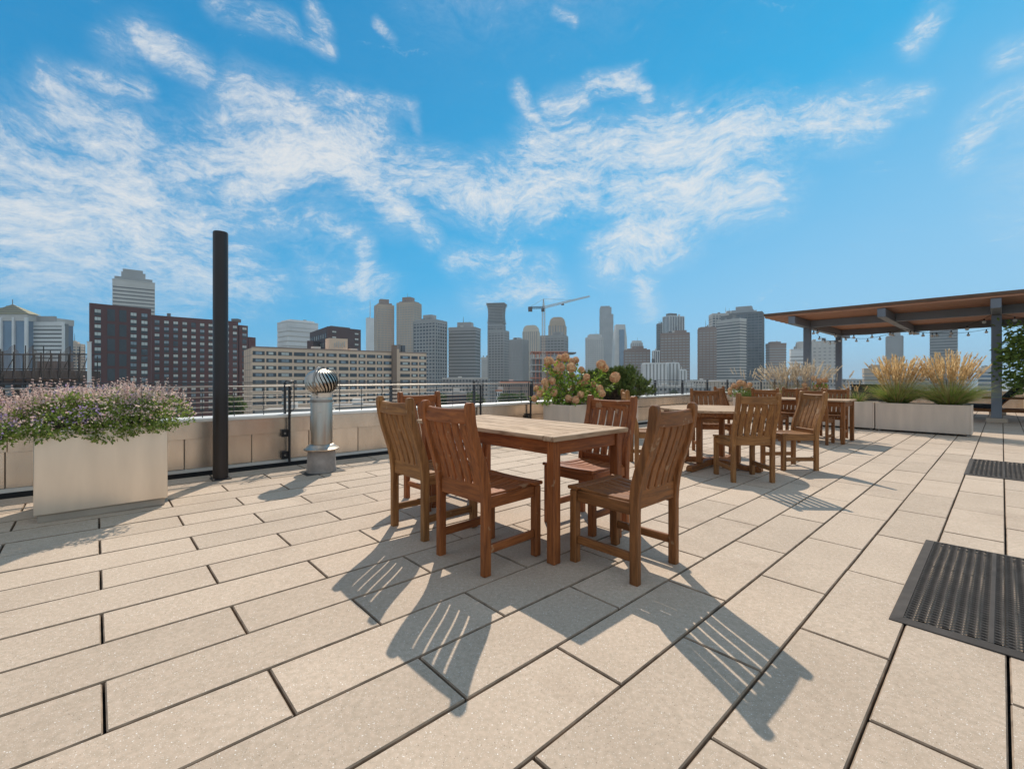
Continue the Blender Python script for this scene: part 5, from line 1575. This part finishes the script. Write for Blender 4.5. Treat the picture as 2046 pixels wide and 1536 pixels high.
tower('small blue-grey building low beside the right pergola post', 1952, 1990, 737, 360, body=C_GLASSB, skin=C_LGREY, style='bands', rot=-40, ratio=.6, tiers=((1958, 1985, 733),), fh=3.4, name='low_building')

# ---- low city below the railing
def low(label, px0, px1, ytop, Y, wall, roof, dep=18, rot=0, rows=3, wcol=8, name='low_building', parapet=True):
    xa, xb = (px0-1023)/903.02*Y, (px1-1023)/903.02*Y; w = xb-xa; z1 = zof(ytop, Y)-GZ
    root = thing(name, label, 'building', ((xa+xb)/2, Y, GZ), R(rot))
    MB().box((-w/2, 0, 0), (w/2, dep, z1)).build('wall', wall, root)
    MB().box((-w/2+.3, .3, z1+.001), (w/2-.3, dep-.3, z1+.12)).build('roof', roof, root)
    if parapet: MB().box((-w/2-.15, -.15, z1-.5), (w/2+.15, -.001, z1+.5)).build('cornice', roof, root)
    fm = MB().box((0, -.06, 0), (w/wcol*.5, -.002, 1.6)).mesh('window', F_DARK)
    for r_ in range(rows):
        z = z1-2.6-3.3*r_
        if z < .5: break
        for c_ in range(wcol): link_mesh('window', fm, root, loc=(-w/2+w/wcol*(c_+.25), 0, z))
    MB().box((-w*.2, dep*.4, z1+.122), (-w*.2+2.5, dep*.4+2.5, z1+1.6)).build('roof_unit', C_LGREY, root)
    return root
low('long low brick-red building with a pale red roof edge, left of the hydrangea', 1000, 1066, 764, 250, C_BROWN, C_ORANGE, 30, 4, 3, 16)
low('small white-fronted house beyond the red-roofed building, through the railing', 990, 1003, 780, 210, C_WHITE, C_ORANGE, 10, 0, 2, 3)
low('dark brown low warehouse behind the chair backs, through the railing', 893, 932, 786, 170, C_VIOL, C_ROOF, 16, 6, 1, 7)
low('grey low office building beyond the warehouse, through the railing', 884, 975, 756, 330, C_GREY, C_LGREY, 30, 0, 4, 14)
low('pale flat-roofed building beyond the low wall, left of the roof vent', 520, 660, 822, 95, C_CREAM, C_ROOF, 12, 18, 1, 12)
low('pale flat-roofed building beyond the low wall, right of the roof vent', 664, 800, 812, 108, C_TAN, C_ROOF, 12, 18, 1, 12)
low('long white low building at the horizon right of the pine', 1385, 1470, 760, 420, C_LGREY, C_WHITE, 30, 0, 3, 16)
low('grey low warehouse through the railing behind the round table', 1300, 1420, 772, 260, C_GREY, C_LGREY, 30, -4, 2, 14)
low('low tan row of buildings under the big right-hand cluster', 1440, 1560, 762, 380, C_TAN, C_LGREY, 30, 0, 3, 20)
low('low grey terrace of buildings left of the right rear pergola post', 1575, 1690, 758, 400, C_GREY, C_LGREY, 30, 0, 3, 18)
low('low pale warehouse on the horizon under the pergola', 1690, 1800, 759, 430, C_LGREY, C_WHITE, 30, 0, 3, 16)

# ---- street trees
M_CT = leafmat('city_tree_leaf', (.045, .085, .022), (.15, .20, .045))
def crown_mesh(seed, r=3.0):
    g_ = np.random.default_rng(seed); parts = []
    for k in range(26):
        d = g_.normal(size=3); d /= np.linalg.norm(d); c = d*r*g_.uniform(.3, .8)*np.array([1, 1, .8]); n = 46
        dd = g_.normal(size=(n, 3)); dd /= np.linalg.norm(dd, axis=1, keepdims=True)
        parts.append(leaf_cloud(c+dd*r*.34, dd+np.array([0, 0, .3]), .85, .7, .1))
    V, F = cat_vf(parts); o = np_mesh('crown', V, F, M_CT); me = o.data; bpy.data.objects.remove(o); return me
CM = [crown_mesh(s_) for s_ in (4, 5, 6)]
trunk = MB().tube([(0, 0, -9), (.1, 0, -4), (0, 0, 0)], [.35, .28, .15], 6).mesh('trunk', M_BARK)
TREES = [(462, 812, 105, 'round bright green street tree between the black pole and the beige block, below the railing'),
         (944, 796, 190, 'green tree between the dark warehouse and the railing post, beyond the low wall'),
         (955, 803, 180, 'smaller green tree beside the dark warehouse, beyond the low wall'),
         (1010, 797, 200, 'green tree left in the hedge-like row in front of the red-roofed building'),
         (1024, 798, 200, 'green tree in the middle of the row in front of the red-roofed building'),
         (1038, 797, 205, 'green tree right in the row in front of the red-roofed building'),
         (890, 800, 175, 'low green tree at the left end of the dark warehouse'),
         (1345, 788, 260, 'green tree beyond the railing right of the pine'),
         (1370, 789, 265, 'green tree beyond the railing, between two rail posts right of the pine'),
         (1400, 787, 280, 'green tree beyond the railing, near the chair with its back to the skyline')]
for i, (px, py, Y, lab) in enumerate(TREES):
    p = at(px, py, Y); root = thing('street_tree', lab, 'tree', (p.x, p.y, p.z), rng.uniform(0, 6), 'street trees below the terrace')
    sc = .9 if Y < 150 else 1.0
    link_mesh('crown', CM[i % 3], root, scale=(sc,)*3); link_mesh('trunk', trunk, root, scale=(sc, sc, 3))

# ---- ground, far shore, haze
M_GROUND = mat('city_ground', (.13, .12, .10), .95, scale=.02, col2=(.22, .21, .17), detail=8)
g_ = MB(); n = 64; rad = 9000
g_.add([(0, 0, GZ)]+[(rad*math.cos(2*math.pi*k/n), rad*math.sin(2*math.pi*k/n), GZ) for k in range(n)], [(0, 1+k, 1+(k+1) % n) for k in range(n)])
tag(g_.build('ground', M_GROUND), kind='structure')
M_HILL = citymat('far_land', (.10, .12, .10))
m = MB(); vs = []; fs = []; n = 120
for i in range(n+1):
    a = R(-75+150*i/n); h = 26+10*math.sin(i*.31)+7*math.sin(i*.83+1)
    for (rr_, z) in ((5200, GZ-.5), (5400, GZ+h), (6200, GZ-.5)): vs.append((rr_*math.sin(a), rr_*math.cos(a), z))
for i in range(n):
    for k in range(2): fs.append((3*i+k, 3*i+3+k, 3*i+4+k, 3*i+1+k))
m.add(vs, fs); tag(m.build('far_hills', M_HILL), kind='structure')
# the building that carries the terrace
mb = MB(); mb.box((-4.2, -7.2, GZ), (33.2, 6.36, -.302), Mts)
tag(mb.build('terrace_building', C_CREAM), 'building that carries the roof terrace, under the pavers', 'building')

HAZE = True
if HAZE:
    hm = bpy.data.materials.new('haze_air'); hm.use_nodes = True; nt = hm.node_tree; nt.nodes.clear()
    o_ = nt.nodes.new('ShaderNodeOutputMaterial'); v = nt.nodes.new('ShaderNodeVolumePrincipled')
    v.inputs['Color'].default_value = (.66, .86, 1, 1); v.inputs['Density'].default_value = .00021; v.inputs['Anisotropy'].default_value = .0
    nt.links.new(v.outputs[0], o_.inputs['Volume'])
    hb_ = MB().box((-9100, -9100, GZ-1), (9100, 9100, 190)); tag(hb_.build('haze', hm), kind='stuff')
